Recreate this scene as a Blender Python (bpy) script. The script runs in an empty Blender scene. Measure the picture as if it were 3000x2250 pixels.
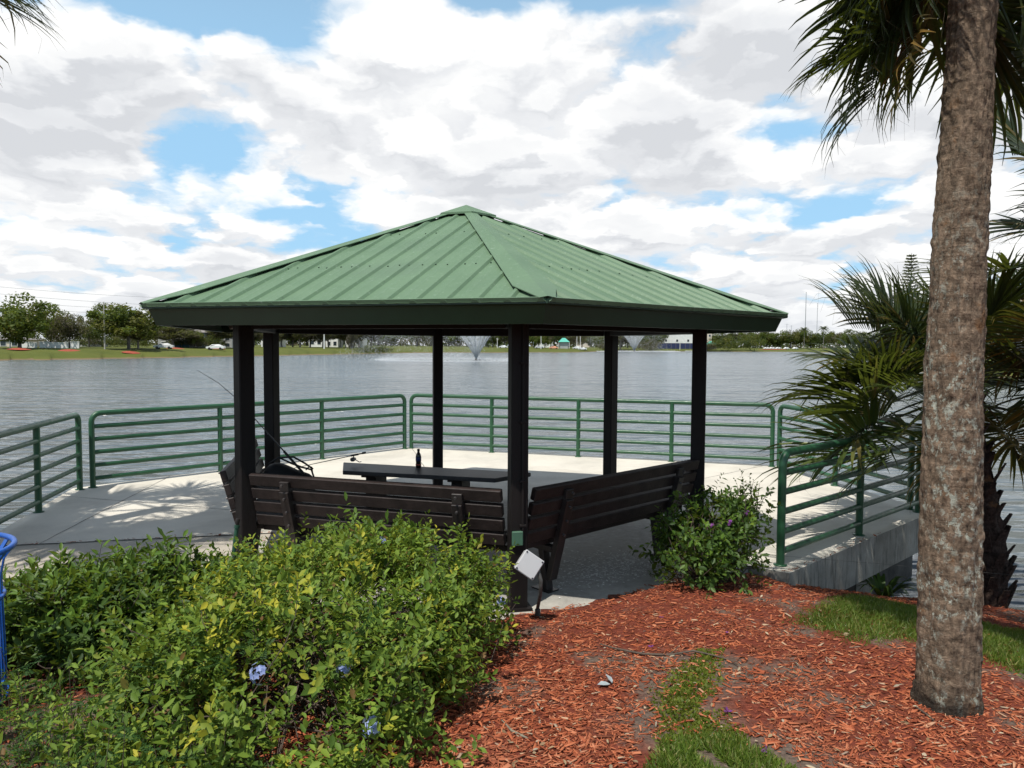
import bpy, math, random
import numpy as np
from mathutils import Vector, Matrix, noise as mnoise

random.seed(7)
RNG = np.random.default_rng(7)
S = bpy.context.scene
COL = S.collection
PI = math.pi

# ------------------------------------------------------------------ camera
F, PIT, ROL, H = 2151.4, math.radians(2.972), math.radians(0.2857), 2.027
SU = Vector((-0.60, -0.95, 2.33)).normalized()          # towards the sun


def ray(u, v):
    du, dv = u - 1500, v - 1125
    cr, sr = math.cos(ROL), math.sin(ROL)
    a = du * cr + dv * sr
    b = -du * sr + dv * cr
    c, s = math.cos(PIT), math.sin(PIT)
    d = (a / F, 1.0, -b / F)
    return Vector((d[0], d[1] * c + d[2] * s, -d[1] * s + d[2] * c))


def at_z(u, v, z):
    d = ray(u, v)
    t = (z - H) / d.z
    return Vector((d.x * t, d.y * t, z))


def at_y(u, v, y):
    d = ray(u, v)
    t = y / d.y
    return Vector((d.x * t, y, H + d.z * t))


def on_ground(u, v):
    z = 0.2
    for _ in range(30):
        p = at_z(u, v, z)
        z = 0.5 * z + 0.5 * ground_z(p.x, p.y)
    return at_z(u, v, z)


def make_camera():
    cd = bpy.data.cameras.new('camera')
    cd.sensor_width = 36
    cd.lens = 36 * F / 3000
    cd.clip_start = 0.05
    cd.clip_end = 9000
    o = bpy.data.objects.new('camera', cd)
    COL.objects.link(o)
    c, s = math.cos(PIT), math.sin(PIT)
    X = Vector((1, 0, 0)); Fw = Vector((0, c, -s)); U = Vector((0, s, c))
    cr, sr = math.cos(ROL), math.sin(ROL)
    right = X * cr + U * sr
    up = U * cr - X * sr
    m = Matrix.Identity(4)
    for i in range(3):
        m[i][0], m[i][1], m[i][2] = right[i], up[i], -Fw[i]
    m[2][3] = H
    o.matrix_world = m
    S.camera = o


make_camera()

# ------------------------------------------------------------------ object helpers


def tag(o, label=None, cat=None, group=None, kind=None):
    if label: o['label'] = label
    if cat: o['category'] = cat
    if group: o['group'] = group
    if kind: o['kind'] = kind
    return o


def thing(name, label, cat, loc=(0, 0, 0), rz=0, group=None):
    o = bpy.data.objects.new(name, None)
    o.empty_display_size = 0.1
    COL.objects.link(o)
    o.location = loc
    o.rotation_euler = (0, 0, rz)
    return tag(o, label, cat, group)


def np_mesh(name, V, polys, mats=(), mi=None, smooth=False):
    """polys: list of int arrays, each (n,k)"""
    me = bpy.data.meshes.new(name)
    V = np.asarray(V, dtype=np.float32)
    me.vertices.add(len(V))
    me.vertices.foreach_set('co', V.ravel())
    polys = [np.asarray(p, dtype=np.int32) for p in polys if len(p)]
    loops = np.concatenate([p.ravel() for p in polys])
    tot = np.concatenate([np.full(len(p), p.shape[1], dtype=np.int32) for p in polys])
    start = np.concatenate([[0], np.cumsum(tot)[:-1]]).astype(np.int32)
    me.loops.add(len(loops))
    me.loops.foreach_set('vertex_index', loops)
    me.polygons.add(len(tot))
    me.polygons.foreach_set('loop_start', start)
    me.polygons.foreach_set('loop_total', tot)
    for m in mats: me.materials.append(m)
    if mi is not None: me.polygons.foreach_set('material_index', np.asarray(mi, dtype=np.int32))
    if smooth: me.polygons.foreach_set('use_smooth', np.ones(len(tot), dtype=bool))
    me.update(calc_edges=True)
    me.validate()
    return me


def obj(name, me, parent=None, loc=None):
    o = bpy.data.objects.new(name, me)
    COL.objects.link(o)
    if parent is not None: o.parent = parent
    if loc is not None: o.location = loc
    return o


class MB:
    """collects shapes for ONE mesh"""

    def __init__(s):
        s.v = []; s.f = []; s.sm = []; s.m = []

    def add(s, vs, fs, smooth=False, m=0):
        b = len(s.v)
        s.v += [tuple(p) for p in vs]
        s.f += [tuple(i + b for i in f) for f in fs]
        s.sm += [smooth] * len(fs)
        s.m += [m] * len(fs)

    def box(s, c, size, M=None, bev=0.0, m=0):
        x, y, z = [d / 2 for d in size]
        c = Vector(c)
        if bev <= 0:
            vs = [(i * x, j * y, k * z) for k in (-1, 1) for j in (-1, 1) for i in (-1, 1)]
            fs = [(0, 2, 3, 1), (4, 5, 7, 6), (0, 1, 5, 4), (2, 6, 7, 3), (0, 4, 6, 2), (1, 3, 7, 5)]
        else:
            b = min(bev, x * .9, y * .9, z * .9)
            vs = []; idx = {}
            for k in (-1, 1):
                for j in (-1, 1):
                    for i in (-1, 1):
                        for ax in range(3):
                            p = [i * (x - b), j * (y - b), k * (z - b)]
                            p[ax] = (i * x, j * y, k * z)[ax]
                            idx[(i, j, k, ax)] = len(vs); vs.append(tuple(p))
            fs = []
            for ax in range(3):
                o1, o2 = [(1, 2), (0, 2), (0, 1)][ax]
                for sg in (-1, 1):
                    q = []
                    for a, bb in ((-1, -1), (1, -1), (1, 1), (-1, 1)):
                        t = [0, 0, 0]; t[ax] = sg; t[o1] = a; t[o2] = bb
                        q.append(idx[(t[0], t[1], t[2], ax)])
                    fs.append(tuple(q))
            for a1 in range(3):
                a2 = (a1 + 1) % 3; a3 = (a1 + 2) % 3
                for s1 in (-1, 1):
                    for s2 in (-1, 1):
                        q = []
                        for s3, axs in ((-1, (a1, a2)), (1, (a2, a1))):
                            for ax in axs:
                                t = [0, 0, 0]; t[a1] = s1; t[a2] = s2; t[a3] = s3
                                q.append(idx[(t[0], t[1], t[2], ax)])
                        fs.append(tuple(q))
            for k in (-1, 1):
                for j in (-1, 1):
                    for i in (-1, 1):
                        fs.append(tuple(idx[(i, j, k, ax)] for ax in range(3)))
        if M is not None: vs = [M @ Vector(p) for p in vs]
        s.add([Vector(p) + c for p in vs], fs, m=m)

    def bar(s, a, b, w, t, up=(0, 0, 1), bev=0.0, m=0):
        """box from a to b, w wide (sideways) and t thick (along up)"""
        a = Vector(a); b = Vector(b); d = b - a; L = d.length; d.normalize()
        up = Vector(up); side = d.cross(up)
        if side.length < 1e-5: side = d.cross(Vector((1, 0, 0)))
        side.normalize(); n = side.cross(d).normalized()
        M = Matrix((d, side, n)).transposed()
        s.box((a + b) / 2, (L, w, t), M, bev, m=m)

    def tube(s, pts, r, n=10, caps=True, m=0, closed=False):
        pts = [Vector(p) for p in pts]
        N = len(pts)
        rs = r if isinstance(r, (list, tuple)) else [r] * N
        vs = []; prev = None
        for i, p in enumerate(pts):
            if closed: d = pts[(i + 1) % N] - pts[i - 1]
            else: d = pts[min(i + 1, N - 1)] - pts[max(i - 1, 0)]
            d.normalize()
            if prev is None:
                ref = Vector((0, 0, 1)) if abs(d.z) < .9 else Vector((1, 0, 0))
                x = d.cross(ref).normalized()
            else:
                x = prev - d * prev.dot(d)
                x = x.normalized() if x.length > 1e-6 else d.orthogonal().normalized()
            prev = x
            y = d.cross(x)
            for k in range(n):
                a = 2 * PI * k / n
                vs.append(p + (x * math.cos(a) + y * math.sin(a)) * rs[i])
        fs = []
        for i in range(N if closed else N - 1):
            j = (i + 1) % N
            for k in range(n):
                k2 = (k + 1) % n
                fs.append((i * n + k, i * n + k2, j * n + k2, j * n + k))
        s.add(vs, fs, True, m)
        if caps and not closed:
            s.add(vs[:n], [tuple(range(n))[::-1]], m=m)
            s.add(vs[-n:], [tuple(range(n))], m=m)

    def prism(s, poly, z0, z1, m=0):
        n = len(poly)
        vs = [(p[0], p[1], z0) for p in poly] + [(p[0], p[1], z1) for p in poly]
        fs = [tuple(range(n))[::-1], tuple(range(n, 2 * n))]
        fs += [(i, (i + 1) % n, n + (i + 1) % n, n + i) for i in range(n)]
        s.add(vs, fs, m=m)

    def lathe(s, prof, c=(0, 0, 0), n=24, m=0, smooth=True):
        c = Vector(c); vs = []
        for r, z in prof:
            for k in range(n):
                a = 2 * PI * k / n
                vs.append(c + Vector((r * math.cos(a), r * math.sin(a), z)))
        fs = []
        for i in range(len(prof) - 1):
            for k in range(n):
                k2 = (k + 1) % n
                fs.append((i * n + k, i * n + k2, (i + 1) * n + k2, (i + 1) * n + k))
        fs.append(tuple(range(n))[::-1])
        fs.append(tuple(range((len(prof) - 1) * n, len(prof) * n)))
        s.add(vs, fs, smooth, m)

    def build(s, name, mats, parent=None, loc=None):
        me = bpy.data.meshes.new(name)
        me.from_pydata([tuple(p) for p in s.v], [], s.f)
        for mm in (mats if isinstance(mats, (list, tuple)) else [mats]): me.materials.append(mm)
        me.polygons.foreach_set('use_smooth', s.sm)
        me.polygons.foreach_set('material_index', s.m)
        me.update()
        return obj(name, me, parent, loc)


# ------------------------------------------------------------------ material helpers
class NT:
    def __init__(s, tree):
        s.t = tree; s.n = tree.nodes; s.l = tree.links

    def new(s, ty, **kw):
        n = s.n.new(ty)
        for k, v in kw.items(): setattr(n, k, v)
        return n

    def sock(s, n, i, v):
        if v is None: return
        tgt = n.inputs[i]
        if isinstance(v, bpy.types.NodeSocket): s.l.new(v, tgt)
        else:
            if hasattr(tgt.default_value, '__len__') and not hasattr(v, '__len__'): v = (v,) * len(tgt.default_value)
            if hasattr(tgt.default_value, '__len__') and len(tgt.default_value) == 4 and len(v) == 3: v = (*v, 1)
            tgt.default_value = v

    def math(s, op, a, b=None, c=None, clamp=False):
        n = s.new('ShaderNodeMath', operation=op, use_clamp=clamp)
        s.sock(n, 0, a); s.sock(n, 1, b)
        if c is not None: s.sock(n, 2, c)
        return n.outputs[0]

    def vmath(s, op, a, b=None, c=None):
        n = s.new('ShaderNodeVectorMath', operation=op)
        s.sock(n, 0, a)
        if b is not None: s.sock(n, 3 if op == 'SCALE' else 1, b)
        return n.outputs['Value' if op in ('DOT_PRODUCT', 'LENGTH', 'DISTANCE') else 0]

    def mix(s, f, a, b, blend='MIX'):
        n = s.new('ShaderNodeMix', data_type='RGBA', blend_type=blend)
        s.sock(n, 0, f); s.sock(n, 6, a); s.sock(n, 7, b)
        return n.outputs[2]

    def noise(s, vec, scale, detail=4, rough=.55, dist=0.0, out=0):
        n = s.new('ShaderNodeTexNoise')
        if vec is not None: s.l.new(vec, n.inputs['Vector'])
        n.inputs['Scale'].default_value = scale
        n.inputs['Detail'].default_value = detail
        n.inputs['Roughness'].default_value = rough
        n.inputs['Distortion'].default_value = dist
        return n.outputs[out]

    def vor(s, vec, scale, feature='F1', out='Distance', rand=1.0):
        n = s.new('ShaderNodeTexVoronoi', feature=feature)
        if vec is not None: s.l.new(vec, n.inputs['Vector'])
        n.inputs['Scale'].default_value = scale
        n.inputs['Randomness'].default_value = rand
        return n.outputs[out]

    def ramp(s, f, stops, interp='LINEAR'):
        n = s.new('ShaderNodeValToRGB')
        s.sock(n, 0, f)
        cr = n.color_ramp; cr.interpolation = interp
        while len(cr.elements) < len(stops): cr.elements.new(.5)
        for e, (p, c) in zip(cr.elements, stops):
            e.position = p
            e.color = (c, c, c, 1) if not hasattr(c, '__len__') else ((*c, 1) if len(c) == 3 else c)
        return n.outputs[0]

    def smooth(s, x, a, b):
        n = s.new('ShaderNodeMapRange', interpolation_type='SMOOTHSTEP')
        s.sock(n, 0, x); s.sock(n, 1, a); s.sock(n, 2, b)
        return n.outputs[0]

    def mapping(s, vec, scale=(1, 1, 1), rot=(0, 0, 0), loc=(0, 0, 0)):
        n = s.new('ShaderNodeMapping')
        s.l.new(vec, n.inputs[0])
        n.inputs[1].default_value = loc; n.inputs[2].default_value = rot; n.inputs[3].default_value = scale
        return n.outputs[0]

    def bump(s, h, strength=.5, dist=.01, normal=None):
        n = s.new('ShaderNodeBump')
        n.inputs['Strength'].default_value = strength
        n.inputs['Distance'].default_value = dist
        s.l.new(h, n.inputs['Height'])
        if normal is not None: s.l.new(normal, n.inputs['Normal'])
        return n.outputs[0]

    def pos(s): return s.new('ShaderNodeNewGeometry').outputs['Position']

    def oc(s): return s.new('ShaderNodeTexCoord').outputs['Object']

    def island(s): return s.new('ShaderNodeNewGeometry').outputs['Random Per Island']


def mat(name):
    m = bpy.data.materials.new(name)
    m.use_nodes = True
    t = NT(m.node_tree)
    p = t.n['Principled BSDF']
    return m, t, p


def simple(name, color, rough=.6, var=.25, scale=6, bump=0, bscale=40, metallic=0, spec=.5, streak=None):
    m, t, p = mat(name)
    c = t.oc()
    if streak: cc = t.mapping(c, streak)
    else: cc = c
    n = t.noise(cc, scale, 5, .6)
    lo = tuple(x * (1 - var) for x in color); hi = tuple(min(1, x * (1 + var)) for x in color)
    t.l.new(t.ramp(n, [(.3, lo), (.7, hi)]), p.inputs['Base Color'])
    p.inputs['Roughness'].default_value = rough
    p.inputs['Metallic'].default_value = metallic
    p.inputs['Specular IOR Level'].default_value = spec
    if bump:
        t.l.new(t.bump(t.noise(cc, bscale, 4, .6), bump, .01), p.inputs['Normal'])
    return m


def leaf_mat(name, stops, rough=.45, trans=.35, spec=.4):
    m, t, p = mat(name)
    col = t.ramp(t.island(), stops)
    big = t.noise(t.pos(), 2.2, 3, .6)
    col = t.mix(t.smooth(big, .35, .7), t.mix(.28, col, (0, 0, 0)), col)
    t.l.new(col, p.inputs['Base Color'])
    p.inputs['Roughness'].default_value = rough
    p.inputs['Specular IOR Level'].default_value = spec
    tr = t.new('ShaderNodeBsdfTranslucent')
    t.l.new(t.mix(.35, col, (.5, .6, .05)), tr.inputs[0])
    mx = t.new('ShaderNodeMixShader')
    mx.inputs[0].default_value = trans
    t.l.new(p.outputs[0], mx.inputs[1]); t.l.new(tr.outputs[0], mx.inputs[2])
    t.l.new(mx.outputs[0], t.n['Material Output'].inputs[0])
    return m


# materials
M = {}
M['brown'] = simple('brown_paint', (.011, .0085, .008), .6, .35, 4, .25, 60, streak=(1, 1, .15), spec=.22)
M['board'] = simple('brown_board', (.026, .0175, .0155), .55, .45, 9, .3, 50, spec=.3)
M['steel'] = simple('painted_steel', (.022, .017, .016), .45, .3, 12)
M['bolt'] = simple('bolt', (.12, .11, .11), .4, .3, 20, metallic=.6)
M['under'] = simple('soffit_wood', (.10, .075, .06), .8, .5, 7, .3, 40)
M['greencond'] = simple('green_cover', (.05, .12, .075), .6, .2)
M['tabletop'] = simple('dark_table', (.020, .020, .023), .5, .4, 12, .3, 60)


def roof_mat():
    m, t, p = mat('green_roof_metal')
    o = t.pos()
    n = t.noise(o, 1.7, 6, .65)
    n2 = t.noise(t.mapping(o, (3, 3, .6)), 9, 5, .7)
    c = t.ramp(n, [(.3, (.092, .164, .090)), (.7, (.122, .204, .115))])
    c = t.mix(t.smooth(n2, .56, .8), c, (.24, .33, .24))
    c = t.mix(t.math('MULTIPLY', t.smooth(t.noise(o, 26, 3, .7), .64, .75), .5), c, (.06, .09, .06))
    c = t.mix(t.math('MULTIPLY', t.smooth(t.noise(o, .9, 5, .7), .50, .70), .45), c, (.105, .165, .105))
    t.l.new(c, p.inputs['Base Color'])
    p.inputs['Roughness'].default_value = .55
    t.l.new(t.bump(t.noise(o, 3.0, 3, .5), .12, .02), p.inputs['Normal'])
    return m


M['roof'] = roof_mat()
M['fascia'] = simple('green_fascia', (.016, .042, .022), .45, .18, 2)


def rail_mat():
    m, t, p = mat('green_rail_paint')
    o = t.pos()
    c = t.ramp(t.noise(o, 5, 5, .6), [(.3, (.014, .066, .029)), (.7, (.026, .100, .045))])
    c = t.mix(t.smooth(t.noise(o, 45, 4, .7), .66, .76), c, (.10, .16, .10))
    t.l.new(c, p.inputs['Base Color'])
    t.l.new(t.ramp(t.noise(o, 20, 3), [(.3, .28), (.7, .5)]), p.inputs['Roughness'])
    t.l.new(t.bump(t.noise(o, 60, 3), .1, .004), p.inputs['Normal'])
    return m


M['rail'] = rail_mat()


def concrete(name, base, tint=(.36, .33, .28), dark=.5):
    m, t, p = mat(name)
    o = t.pos()
    n = t.noise(o, 1.1, 8, .62)
    f = t.noise(o, 38, 6, .7)
    c = t.ramp(n, [(.28, tuple(x * .78 for x in base)), (.5, base), (.72, tuple(min(.85, x * 1.12) for x in base))])
    c = t.mix(t.math('MULTIPLY', t.smooth(t.noise(o, .7, 7, .7, .6), .52, .7), dark), c, tint)
    c = t.mix(t.math('MULTIPLY', t.smooth(f, .56, .72), .35), c, tuple(x * .5 for x in base))
    c = t.mix(t.math('MULTIPLY', t.smooth(t.vor(o, 24), .13, .06), .5), c, tuple(x * .45 for x in base))
    t.l.new(c, p.inputs['Base Color'])
    p.inputs['Roughness'].default_value = .85
    t.l.new(t.bump(f, .35, .006), p.inputs['Normal'])
    return m


M['deck'] = concrete('deck_concrete', (.58, .545, .47), (.42, .385, .32), .45)


def deck_dirt_shade():  # stained slab under the gazebo, its dark tone also deepening the roof shade
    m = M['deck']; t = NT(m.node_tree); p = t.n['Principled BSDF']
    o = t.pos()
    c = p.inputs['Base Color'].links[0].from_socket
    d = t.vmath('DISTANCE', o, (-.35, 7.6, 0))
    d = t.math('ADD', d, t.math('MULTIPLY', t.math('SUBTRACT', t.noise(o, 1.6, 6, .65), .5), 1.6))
    dirt_shade = t.smooth(d, 2.7, 1.7)
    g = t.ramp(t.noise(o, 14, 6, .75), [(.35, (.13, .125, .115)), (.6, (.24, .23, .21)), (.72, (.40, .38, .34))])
    t.l.new(t.mix(t.math('MULTIPLY', dirt_shade, .85), c, g), p.inputs['Base Color'])


deck_dirt_shade()
M['path'] = concrete('path_concrete', (.40, .36, .30), (.30, .26, .21), .5)


def slab_side():
    m, t, p = mat('slab_side_concrete')
    o = t.pos()
    n = t.noise(o, 3, 8, .65)
    c = t.ramp(n, [(.3, (.20, .19, .16)), (.7, (.40, .38, .33))])
    st = t.smooth(t.noise(t.mapping(o, (6, 6, .7)), 3, 6, .7), .5, .68)
    c = t.mix(t.math('MULTIPLY', st, .8), c, (.05, .05, .045))
    t.l.new(c, p.inputs['Base Color'])
    p.inputs['Roughness'].default_value = .9
    t.l.new(t.bump(t.noise(o, 30, 6, .7), .4, .01), p.inputs['Normal'])
    return m


M['side'] = slab_side()
M['joint'] = simple('dark_joint', (.05, .045, .04), .95, .4, 20)

# ------------------------------------------------------------------ terrain
HC = Vector((-0.503, 8.005)); HT = math.radians(-77.093)   # gazebo centre and turn


def hexp(R, z, k, d=0.0):
    a = HT + k * PI / 3 + d
    return Vector((HC.x + R * math.cos(a), HC.y + R * math.sin(a), z))


DECK = [(-6.16, 10.23), (-2.08, 14.60), (4.60, 12.52), (5.24, 9.02), (2.50, 6.50), (2.20, 6.72), (1.6, 6.36), (1.157, 6.05), (.53, 5.60),
        (-.063, 5.33), (-.9, 5.42), (-1.9, 5.72), (-2.62, 5.95), (-2.55, 7.83), (-5.36, 7.20)]
PATH = [(-5.36, 7.20), (-2.55, 7.83), (-2.62, 5.95), (-3.0, 5.45), (-3.45, 4.7), (-3.9, 3.0), (-4.6, .2), (-7.2, .2), (-5.9, 4.2)]


def in_poly(x, y, P):
    x = np.asarray(x); y = np.asarray(y)
    r = np.zeros(x.shape, bool); n = len(P)
    for i in range(n):
        x1, y1 = P[i]; x2, y2 = P[(i + 1) % n]
        c = ((y1 > y) != (y2 > y)) & (x < (x2 - x1) * (y - y1) / ((y2 - y1) if y2 != y1 else 1e-9) + x1)
        r ^= c
    return r


def dist_poly(x, y, P):
    x = np.asarray(x, float); y = np.asarray(y, float)
    d = np.full(x.shape, 1e9); n = len(P)
    for i in range(n):
        x1, y1 = P[i]; x2, y2 = P[(i + 1) % n]
        dx, dy = x2 - x1, y2 - y1
        t = np.clip(((x - x1) * dx + (y - y1) * dy) / (dx * dx + dy * dy), 0, 1)
        d = np.minimum(d, np.hypot(x - x1 - t * dx, y - y1 - t * dy))
    return d


CP = np.array([(0, 0, .45), (0, 3, .27), (2.26, 3.72, .15), (0, 5.3, .012), (1.1, 6.0, .012), (.53, 5.55, .012), (1.7, 6.35, .0), (2.2, 6.65, -.05), (2.55, 6.5, -.12),
               (3.24, 7.1, -.36), (4.2, 7.9, -.72), (5.3, 8.9, -1.1), (4.2, 5.6, -.30), (5.0, 7.4, -.62), (6.5, 6, -.62), (8, 8, -1.35), (6.5, 9.5, -1.6),
               (7, 3.5, -.2), (11, 3, -.5), (-2.75, 3.7, .17), (-2.9, 5.2, .0), (-1.5, 5.5, .01), (-1.4, 4.0, .14), (-6.1, 7.2, -.12), (-6.6, 9, -.5), (-7.0, 10.5, -1.15), (-9, 5.5, -.4),
               (-12, 9, -1.4), (-6, 3, .05), (-5, 0, .3), (5, 0, .3), (0, -8, .6), (-15, -5, .4), (15, -5, .4), (3.3, 5.2, -.02), (-2, 1, .4), (2.5, 2, .3), (14, 8, -1.5), (-16, 4, -.6),
               (0, 18, -2.2), (-10, 14, -2.2), (10, 14, -2.2), (25, 10, -2), (-25, 10, -2), (0, -30, .6), (30, -20, .6), (-30, -20, .6), (4.0, 9.5, -1.7), (0, 13, -2.2), (-4, 11, -1.8)])


def _rbf():
    d = np.hypot(CP[:, None, 0] - CP[None, :, 0], CP[:, None, 1] - CP[None, :, 1])
    A = np.ones((len(CP) + 1,) * 2); A[:-1, :-1] = d; A[-1, -1] = 0
    return np.linalg.solve(A, np.append(CP[:, 2], 0))


RW = _rbf()


def near_z(x, y):
    x = np.asarray(x, float); y = np.asarray(y, float)
    h = np.full(x.shape, RW[-1])
    for (cx, cy, _), w in zip(CP, RW[:-1]): h = h + w * np.hypot(x - cx, y - cy)
    return h


def ground_z(x, y):
    return float(near_z(np.array([x]), np.array([y]))[0])


WATER_Z = -0.9
SHORE = [(-PI, 9), (-1.35, 9), (-1.05, 26), (-.80, 95), (-.697, 123), (-.55, 140), (-.40, 170), (-.28, 206), (-.172, 257), (-.12, 290), (0, 315), (.09, 345),
         (.14, 450), (.38, 455), (.46, 400), (.49, 130), (.53, 92), (.60, 80), (.80, 60), (1.05, 26), (1.35, 9), (PI, 9)]


def shore_d(az):
    return np.interp(az, [a for a, _ in SHORE], [d for _, d in SHORE])


def land_z(x, y):
    """height of the far banks"""
    r = math.hypot(x, y); az = math.atan2(x, y)
    # shoreline distances were measured along +y
    D = float(shore_d(x / y if y > 0 else math.copysign(3, x))) * math.sqrt(1 + (x / y) ** 2) if y > 0 else 9
    t = max(0, (r - D) / (.10 * D + 4))
    return -1.0 + 2.25 * (1 - math.exp(-1.6 * t))


BARE_SOIL = [tuple(on_ground(u * 1.35623, w * 1.35623)[:2]) for u, w in ((1470, 1470), (1450, 1560), (1540, 1440), (1600, 1640), (1700, 1650), (120, 1560), (60, 1640), (260, 1560), (1770, 1265))]


def build_ground():
    nA = 900
    rs = [0.25]
    while rs[-1] < 4500: rs.append(rs[-1] * (1.022 if rs[-1] < 14 else 1.045) + .004)
    rs = np.array(rs)
    # denser angles in front
    a = np.concatenate([np.linspace(-PI, -.85, 80, endpoint=False), np.linspace(-.85, .85, 700, endpoint=False), np.linspace(.85, PI, 80, endpoint=False)])
    nA = len(a)
    R, A = np.meshgrid(rs, a, indexing='ij')
    X = R * np.sin(A); Y = R * np.cos(A)
    Hn = near_z(X, Y)
    Hn = np.where(R > 20, np.maximum(-2.4, np.minimum(Hn, .6)), Hn)
    inside = (in_poly(X, Y, DECK) & (dist_poly(X, Y, DECK) > .10)) | (in_poly(X, Y, PATH) & (dist_poly(X, Y, PATH) > .10))
    Hn = np.where(inside, np.minimum(Hn, -.5), Hn)
    tanA = np.where(np.abs(A) < 1.4, np.tan(np.clip(A, -1.4, 1.4)), np.sign(A) * 6)
    D = shore_d(np.clip(tanA, -3, 3)) * np.where(np.abs(A) < 1.3, np.sqrt(1 + np.clip(tanA, -3.6, 3.6) ** 2), 1)
    wob = 1 + .012 * np.sin(A * 61) + .008 * np.sin(A * 137 + 1)
    D = D * wob
    t = np.maximum(0, (R - D) / (.10 * D + 4))
    far = -1.0 + 2.25 * (1 - np.exp(-1.6 * t))
    Hh = np.where((R > 18) & (R > D) & (D > 20), far, Hn)
    # near relief
    fl = [(i, j) for i in range(len(rs)) if rs[i] < 12 for j in range(nA)]
    for i, j in fl:
        x, y = X[i, j], Y[i, j]
        Hh[i, j] += .018 * mnoise.noise((x * 2.3, y * 2.3, 0)) + .008 * mnoise.noise((x * 9, y * 9, 3))
    V = np.stack([X, Y, Hh], -1).reshape(-1, 3)
    n = len(rs)
    i = np.arange(n - 1)[:, None]; j = np.arange(nA)[None, :]; j2 = (j + 1) % nA
    q = np.stack([i * nA + j, i * nA + j2, (i + 1) * nA + j2, (i + 1) * nA + j], -1).reshape(-1, 4)[:, ::-1]
    c = np.array([list(range(nA))])
    m, t_, p = mat('ground_soil_and_grass')
    o = t_.pos()
    n1 = t_.noise(o, 3, 8, .7); n2 = t_.noise(o, 45, 5, .7); n3 = t_.noise(o, 1.3, 4, .6)
    mul = t_.ramp(n2, [(.3, (.05, .014, .009)), (.5, (.14, .034, .02)), (.72, (.24, .066, .038))])
    soil = t_.ramp(n2, [(.3, (.055, .038, .030)), (.7, (.18, .135, .105))])
    bare = t_.smooth(t_.math('ADD', n3, t_.math('MULTIPLY', n1, .3)), .68, .80)
    for bx_, by_, br_ in ((.02, 3.95, .0), ) + tuple((*BARE_SOIL[i], .33) for i in range(len(BARE_SOIL))):
        dd = t_.math('ADD', t_.vmath('DISTANCE', t_.vmath('MULTIPLY', o, (1, 1, 0)), (bx_, by_, 0)), t_.math('MULTIPLY', t_.math('SUBTRACT', n1, .5), .5))
        bare = t_.math('MAXIMUM', bare, t_.smooth(dd, br_ + .12, br_ - .16)) if br_ else bare
    nearc = t_.mix(bare, mul, soil)
    g = t_.ramp(t_.noise(o, .11, 6, .65), [(.3, (.062, .088, .016)), (.7, (.115, .130, .026))])
    g = t_.mix(t_.math('MULTIPLY', t_.noise(t_.mapping(o, (1, 1, 1)), 1.5, 4, .7), .6), g, (.10, .10, .03))
    sx = t_.new('ShaderNodeSeparateXYZ'); t_.l.new(o, sx.inputs[0])
    zed = t_.math('ADD', sx.outputs[2], t_.math('MULTIPLY', t_.noise(o, .5, 4), .4))
    g = t_.mix(t_.smooth(zed, -.38, -.62), g, (.17, .125, .07))
    rad = t_.vmath('LENGTH', o)
    c_ = t_.mix(t_.smooth(rad, 18, 24), nearc, g)
    t_.l.new(c_, p.inputs['Base Color'])
    p.inputs['Roughness'].default_value = .95
    p.inputs['Specular IOR Level'].default_value = .15
    t_.l.new(t_.bump(n2, .6, .012), p.inputs['Normal'])
    me = np_mesh('ground', V, [q, c], [m], smooth=True)
    tag(obj('ground', me), 'mulched bank sloping to the lake, grassy banks beyond', None, kind='structure')


build_ground()


# ------------------------------------------------------------------ water
def build_water():
    m, t, p = mat('lake_water')
    o = t.pos()
    def wave(sc, amp, de, rot):
        return t.math('MULTIPLY', t.noise(t.mapping(o, (.36, 1.0, 1), (0, 0, rot)), sc, de, .5, .25), amp)
    h = t.math('ADD', t.math('ADD', wave(.16, 1.0, 2, .1), wave(.42, 1.5, 2, -.12)), t.math('ADD', wave(1.15, .95, 2, .06), wave(3.6, .20, 2, -.2)))
    t.l.new(t.bump(h, 1.0, .62), p.inputs['Normal'])
    gust = t.noise(t.mapping(o, (.35, 1, 1)), .05, 4, .6)
    t.l.new(t.ramp(gust, [(.35, (.088, .108, .118)), (.65, (.120, .143, .154))]), p.inputs['Base Color'])
    p.inputs['Roughness'].default_value = .16
    p.inputs['IOR'].default_value = 1.5
    p.inputs['Specular IOR Level'].default_value = .5
    rs = [6, 12, 25, 60, 150, 400, 1000, 4000]; n = 96
    V = [(0, 0, 0)]
    for r in rs:
        for k in range(n): V.append((r * math.sin(2 * PI * k / n), r * math.cos(2 * PI * k / n), 0))
    tri = np.array([(0, 1 + (k + 1) % n, 1 + k) for k in range(n)])
    q = np.array([(1 + i * n + k, 1 + i * n + (k + 1) % n, 1 + (i + 1) * n + (k + 1) % n, 1 + (i + 1) * n + k) for i in range(len(rs) - 1) for k in range(n)])
    me = np_mesh('water', V, [tri, q], [m])
    tag(obj('water', me, loc=(0, 0, WATER_Z)), 'wind rippled grey blue lake', None, kind='structure')


build_water()


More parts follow.
